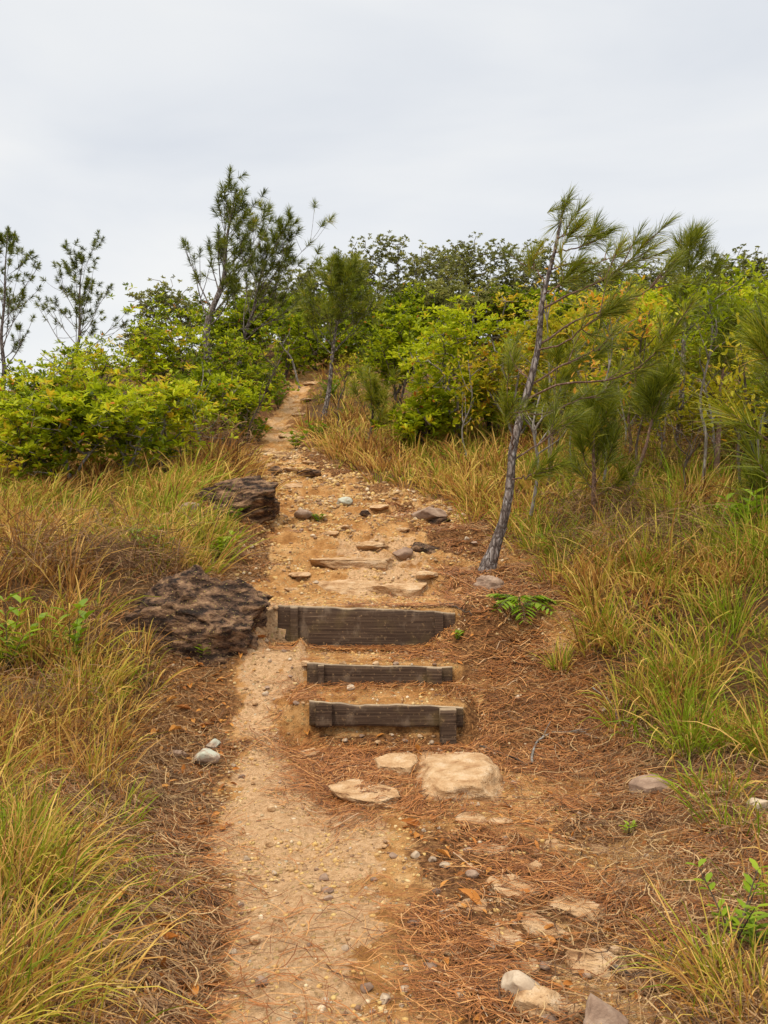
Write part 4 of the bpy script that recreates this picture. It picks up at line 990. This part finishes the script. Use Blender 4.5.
for k, (px, y, top, wpx, mt, mean, lb, nm, fl) in enumerate(RS):
    broad(lb, px, y, top, wpx, mt, 700 + k, 'bark_pale' if k % 3 else 'bark_brown', nm, nm, npt=150, lpt=9, leaf=.092, lw=.38, mean=mean, r0=.038, low=.38 if nm == 'tree' else .15, fill=fl, stems=2 if nm == 'tree' else 3, lean=.1)
# ridge
RT = [
 (172, 26, 284, 62, 'leaf_olive', .45, 'small airy olive tree standing against the sky left of the tall pine', .45),
 (140, 29, 330, 55, 'leaf_olive', .35, 'low dark tree on the left skyline below the olive tree', .6),
 (268, 30, 282, 90, 'leaf_olive', .40, 'dark ridge tree right behind the tall left pine', .8),
 (312, 31, 272, 80, 'leaf_olive', .42, 'ridge tree above the left border of the upper path', .8),
 (345, 29, 262, 70, 'leaf_olive', .50, 'ridge tree directly behind the round crowned pine', .8),
 (386, 32, 238, 95, 'leaf_olive', .30, 'tallest dark ridge tree right of the round crowned pine', .9),
 (425, 31, 256, 85, 'leaf_olive', .45, 'rounded ridge tree left of the middle of the skyline hump', .9),
 (462, 33, 246, 90, 'leaf_olive', .36, 'ridge tree at the middle of the skyline above the forked tree', .9),
 (500, 32, 240, 85, 'leaf_olive', .32, 'tall dark ridge tree left of the leaning pine top', .9),
 (540, 33, 244, 85, 'leaf_olive', .36, 'ridge tree right behind the top of the leaning pine', .9),
 (580, 31, 262, 80, 'leaf_olive', .40, 'ridge tree just right of the leaning pine top', .8),
 (618, 32, 276, 80, 'leaf_olive', .36, 'low ridge tree in the gap between the two pine tops', .6),
 (660, 31, 268, 80, 'leaf_olive', .40, 'ridge tree behind the plume of the slim grey pine', .8),
 (705, 30, 262, 85, 'leaf_olive', .36, 'ridge tree right of the plume of the slim grey pine', .8),
 (748, 30, 256, 80, 'leaf_olive', .30, 'dark ridge tree near the right picture edge', .7),
 (792, 30, 262, 90, 'leaf_olive', .34, 'ridge tree cut by the right picture edge', .8),
 (410, 26, 290, 95, 'leaf', .34, 'green slope tree below the tallest ridge tree', .9),
 (450, 27, 282, 95, 'leaf_olive', .50, 'grey green slope tree above the forked tree', .9),
 (495, 26, 288, 95, 'leaf_olive', .45, 'grey green slope tree above the yellowing tree', .9),
 (540, 25, 292, 95, 'leaf', .34, 'green slope tree behind the leaning pine', .9),
 (585, 25, 298, 95, 'leaf_olive', .50, 'grey green slope tree below the ridge, right of the leaning pine', .9),
 (635, 25, 300, 95, 'leaf', .38, 'green slope tree below the gap in the ridge trees', .9),
 (685, 24, 296, 95, 'leaf_olive', .50, 'slope tree behind the slim grey pine', .9),
 (735, 24, 292, 95, 'leaf', .42, 'green slope tree above the bright trees near the right edge', .9),
 (785, 24, 292, 95, 'leaf_olive', .45, 'slope tree at the right picture edge below the ridge', .9),
 (360, 25.5, 292, 80, 'leaf', .36, 'green slope tree behind the round crowned pine', .9),
 (300, 26.5, 300, 80, 'leaf', .36, 'green slope tree over the left border of the upper path', .9),
 (245, 25, 300, 80, 'leaf', .36, 'green slope tree behind the dark spreading pine', .9),
]
for k, (px, y, top, wpx, mt, mean, lb, fl) in enumerate(RT):
    broad(lb, px, y, top, wpx, mt, 800 + k, 'bark_brown' if k % 2 else 'bark_pale', 'tree', 'tree', npt=330, lpt=13, leaf=.105, lw=.5, mean=mean, r0=.07, low=.12 if k > 1 else .3, fill=fl, stems=3)

# pale bare saplings
def bare(label, pts, y, r0, forks, seed, mat='bark_pale', leafy=0):
    r = np.random.default_rng(seed); P3 = [W(px, row, y + dy) for (px, row, dy) in pts]; b = P3[0].copy(); b[2] = H(b[0], b[1]) - .05; P3[0] = b
    P_ = spline(P3, 16); mb = MB(); tube(mb, P_, np.linspace(r0, r0 * .35, 16), 7, .5, .06, seed)
    tips = []
    for k in range(forks):
        i_ = r.integers(5, 15); d = nrm(np.array([r.uniform(-1, 1), r.uniform(-.6, .6), r.uniform(.5, 1.3)])); L = r.uniform(.25, .6)
        Q = [P_[i_]]
        for q in range(4): d = nrm(d + r.normal(size=3) * .25 + np.array([0, 0, .1])); Q.append(Q[-1] + d * L / 4)
        tube(mb, spline(Q, 7), np.linspace(r0 * .5, .003, 7), 5, .5); tips += [Q[-1], Q[-2]]
    g_ = np.array([b[0], b[1], H(b[0], b[1])])
    rt = root('sapling', g_, label, 'sapling'); mb.build('trunk', M[mat], rt, g_, True)
    if leafy:
        T = np.repeat(np.array(tips + [P_[-1]]), leafy, 0); lb = MB(); leaves(lb, T + r.normal(size=T.shape) * .11, r.normal(size=T.shape) + np.array([0, 0, .5]), .085, .38, .2, .2, np.clip(r.uniform(.2, .85) + r.normal(size=len(T)) * .15, 0, 1), r); lb.build('foliage', M['leaf' if seed % 2 else 'leaf_yellow'], rt, g_)
bare('pale forked sapling with bare twigs just right of the leaning trunk', [(526, 552, 0), (532, 510, 0), (538, 470, 0), (536, 448, 0), (533, 425, 0), (540, 395, .1)], 8.9, .022, 7, 1)
bare('thin pale bare stem behind the forked sapling', [(551, 500, 0), (549, 450, 0), (550, 400, 0), (548, 340, 0), (546, 300, 0)], 11, .02, 6, 2, leafy=6)
bare('dark bare trunk with forks at the right, below the thin reddish pine', [(738, 480, 0), (742, 455, 0), (750, 430, 0), (762, 410, .1)], 10.4, .022, 5, 3, 'bark_brown')
bare('grey bare trunk leaning left near the right picture edge', [(722, 490, 0), (716, 460, 0), (712, 420, 0), (704, 380, 0)], 10.2, .022, 5, 4, 'bark_pale', 5)
bare('thin bare stem between the bushy pine and the slim grey pine', [(668, 470, 0), (664, 440, 0), (668, 400, 0), (675, 350, 0)], 12, .018, 6, 5, 'bark_pale', 5)
bare('bare pale stem of a dry shrub beside the upper path, left side', [(226, 458, 0), (228, 430, 0), (226, 405, 0), (240, 385, .1)], 14, .02, 6, 6)
bare('grey dead stem with spreading bare twigs at the left of the upper path', [(246, 455, 0), (250, 425, 0), (262, 400, 0), (280, 360, .1)], 14.2, .018, 8, 7, 'bark_brown')
bare('slanting dead branchy stem by the path below the round crowned pine', [(300, 372, 0), (292, 360, 0), (285, 350, 0), (278, 340, 0)], 22, .03, 6, 8)

for k, (pts, y, r0, fk, mt, lf, lb) in enumerate([
    ([(600, 505), (606, 460), (600, 410), (612, 350), (608, 300)], 9.6, .022, 8, 'bark_pale', 9, 'grey leafy sapling rising behind the bushy young pine'),
    ([(640, 500), (636, 450), (645, 400), (640, 350), (650, 310)], 9.9, .020, 8, 'bark_brown', 9, 'dark stemmed leafy sapling between the bushy pine and the plumed pine'),
    ([(658, 480), (662, 440), (655, 400), (662, 330)], 10.4, .020, 8, 'bark_pale', 9, 'pale leafy sapling just left of the plumed pine trunk'),
    ([(700, 490), (706, 440), (700, 400), (712, 340), (708, 290)], 9.2, .024, 9, 'bark_pale', 9, 'pale leafy sapling just right of the plumed pine trunk'),
    ([(745, 500), (738, 450), (746, 400), (740, 340)], 8.6, .022, 8, 'bark_brown', 9, 'brown leafy sapling in front of the right thicket, under the near pine'),
    ([(765, 490), (758, 440), (770, 390), (764, 320)], 9.0, .022, 8, 'bark_pale', 9, 'pale leafy sapling at the right picture edge behind the near pine'),
    ([(575, 490), (570, 440), (580, 390), (572, 330)], 10.6, .018, 8, 'bark_pale', 8, 'pale leafy sapling just right of the leaning pine boughs'),
    ([(620, 480), (626, 430), (618, 380), (630, 330)], 11.5, .02, 8, 'bark_pale', 8, 'thin leafy sapling in the gap behind the arched young pine'),
    ([(468, 452), (462, 430), (472, 400), (468, 360)], 12.4, .018, 7, 'bark_pale', 6, 'thin leafy sapling in front of the forked green tree'),
    ([(690, 500), (684, 470), (692, 450), (680, 430)], 8.9, .016, 6, 'bark_brown', 0, 'short dead sapling with bare forks on the right bank'),
    ([(340, 425), (338, 405), (345, 385), (342, 372)], 16.0, .018, 6, 'bark_brown', 5, 'small leafy sapling right of the round crowned pine'),
    ([(196, 470), (200, 440), (192, 410), (202, 385)], 12.2, .018, 7, 'bark_pale', 5, 'thin pale sapling before the left thicket, above the smaller boulder'),
    ([(140, 480), (146, 450), (138, 420)], 11.4, .014, 6, 'bark_brown', 5, 'thin dark sapling standing in the grass before the left thicket')]):
    bare(lb, [(a, b, 0) for a, b in pts], y, r0 * .8, fk, 40 + k, mt, lf * 2)

# ------------------------------------------------------------------ small plants
def plant(label, px, row, L, n, leaf, mean, seed, kind='rosette', cat='plant', name='leafy_plant', stems=6):
    g = G(px, row); r = np.random.default_rng(seed); rt = root(name, g, label, cat); sb = MB(); lb = MB()
    for k in range(stems):
        a = k * 2.399 + r.normal() * .3; el = r.uniform(.35, .9) if kind == 'fern' else r.uniform(.8, 1.5); Ls = L * r.uniform(.7, 1.1)
        d = np.array([math.cos(a) * math.cos(el), math.sin(a) * math.cos(el), math.sin(el)])
        t = np.linspace(0, 1, 10)[:, None]; P_ = g + d * t * Ls + np.array([0, 0, -1.]) * (t ** 2) * Ls * (.55 if kind == 'fern' else .08)
        tube(sb, P_, np.linspace(.004, .0015, 10), 5, .5)
        tn = nrm(np.gradient(P_, axis=0)); s = nrm(np.cross(tn, [0, 0, 1.]))
        m = n; idx = np.linspace(2, 9, m).astype(int)
        for sg in (-1, 1):
            ll = leaf * (np.sin(np.linspace(.5, 2.6, m)) if kind == 'fern' else np.linspace(.8, 1, m))
            dd = s[idx] * sg + tn[idx] * .55 + r.normal(size=(m, 3)) * .08 + (np.array([0, 0, .3]) if kind != 'fern' else 0)
            leaves(lb, P_[idx], dd, ll, .30 if kind == 'fern' else .42, .15, .25, np.clip(mean + r.normal(size=m) * .12, 0, 1), r, up=np.tile([[0, 0, 1.]], (m, 1)))
    sb.build('stem', M['bark_brown'], rt, g, True); lb.build('foliage', M['fresh'], rt, g)
plant('bright green fern at the foot of the leaning pine', 520, 608, .42, 11, .11, .5, 1, 'fern', 'fern', 'fern', 11)
plant('bright green leafy seedling on the bare bank between the boulders', 222, 562, .24, 5, .10, .85, 2, stems=6)
plant('upright green seedling with rounded leaves near the lower right corner', 735, 945, .26, 6, .055, .6, 3, stems=4)
plant('small green plant with pointed leaves at the right edge below the seedling', 752, 952, .12, 4, .06, .3, 12, stems=4)
plant('tiny green sprout on the needles right of centre', 628, 836, .05, 3, .035, .8, 4, stems=4)
plant('large leaved green clump in the grass at the right edge', 748, 545, .45, 6, .17, .55, 5, stems=12)
plant('green leafy sprigs in the left grass at the picture edge', 8, 668, .42, 5, .13, .65, 6, stems=6)
plant('green leafy sprig in the grass left of the flat rock ledge', 70, 668, .40, 4, .13, .6, 7, stems=4)
plant('small green sprout beside the right end of the middle riser', 458, 641, .07, 3, .05, .55, 8, stems=4)
plant('low green plant at the right border of the upper path', 296, 450, .35, 4, .13, .5, 9, stems=7)
plant('leafy green plant at the left border of the upper path, under the dead stem', 258, 442, .4, 4, .13, .3, 21, stems=8)
plant('green plant among the grass right of the upper path, below the round crowned pine', 318, 440, .35, 4, .12, .35, 22, stems=8)
plant('green plant hanging over the upper path from its left, near its top', 278, 410, .55, 4, .16, .3, 23, stems=9)
plant('green plant on the right border of the upper path, near its top', 330, 398, .5, 4, .16, .3, 24, stems=9)
plant('leafy sprig in the left grass between the two dark boulders', 150, 560, .3, 4, .09, .4, 25, stems=5)
plant('little green weed on the earth near the bluish white stone', 318, 522, .08, 3, .07, .4, 10, stems=5)
plant('small green weed at the foot of the smaller boulder', 236, 522, .14, 3, .07, .4, 11, stems=5)
plant('green sprig in the grass below the big boulder', 205, 662, .10, 4, .07, .7, 13, stems=4)

# ------------------------------------------------------------------ camera, light, sky
cam = bpy.data.cameras.new('camera'); co = bpy.data.objects.new('camera', cam); COL.objects.link(co)
co.location = (0, 0, EYE); co.rotation_euler = (R(90), 0, 0)
cam.sensor_fit = 'VERTICAL'; cam.sensor_height = 24; cam.lens = 24 * F / 1024; cam.clip_start = .05; cam.clip_end = 2000
scn.camera = co

sun = bpy.data.lights.new('sun', 'SUN'); so = bpy.data.objects.new('sun', sun); COL.objects.link(so)
EL, AZ = 58, 215      # elevation, compass-like azimuth measured from +Y clockwise
sun.energy = 1.5; sun.angle = R(12); sun.color = (1, .88, .70)
so.rotation_euler = (R(90 - EL), 0, R(-AZ + 180))
wd = bpy.data.worlds.new('World'); scn.world = wd; wd.use_nodes = True; nt = wd.node_tree; nt.nodes.clear()
ow = nd(nt, 'ShaderNodeOutputWorld'); bg = nd(nt, 'ShaderNodeBackground'); nt.links.new(bg.outputs[0], ow.inputs[0])
sky = nd(nt, 'ShaderNodeTexSky', sky_type='NISHITA'); sky.sun_disc = False; sky.sun_elevation = R(EL); sky.sun_rotation = R(AZ)
tc = nd(nt, 'ShaderNodeTexCoord').outputs['Generated']
sep = nd(nt, 'ShaderNodeSeparateXYZ'); nt.links.new(tc, sep.inputs[0])
mp = nd(nt, 'ShaderNodeMapping'); mp.inputs['Scale'].default_value = (1, 1, 3.2); nt.links.new(tc, mp.inputs[0])
cn = noise(nt, mp.outputs[0], 1.7, 5, .5, .4)
cloud = ramp(nt, cn, [(.30, (7.0, 7.35, 7.9)), (.5, (8.1, 8.3, 8.55)), (.66, (8.9, 8.95, 8.9))])
zen = maprange(nt, sep.outputs['Z'], .5, 1.0, .80, 2.15)
cloud = mixc(nt, maprange(nt, sep.outputs['Z'], .55, .95), cloud, (8.8, 8.2, 7.3))
vm = nd(nt, 'ShaderNodeVectorMath', operation='SCALE'); nt.links.new(cloud, vm.inputs[0]); nt.links.new(zen, vm.inputs['Scale'])
c = mixc(nt, .93, sky.outputs[0], vm.outputs[0])
nt.links.new(c, bg.inputs[0]); bg.inputs[1].default_value = .1

scn.view_settings.view_transform = 'Standard'; scn.view_settings.look = 'None'; scn.view_settings.exposure = .40; scn.view_settings.gamma = 1
scn.cycles.max_bounces = 6; scn.cycles.diffuse_bounces = 3; scn.cycles.glossy_bounces = 2; scn.cycles.transmission_bounces = 3; scn.cycles.transparent_max_bounces = 4
scn.cycles.use_denoising = True
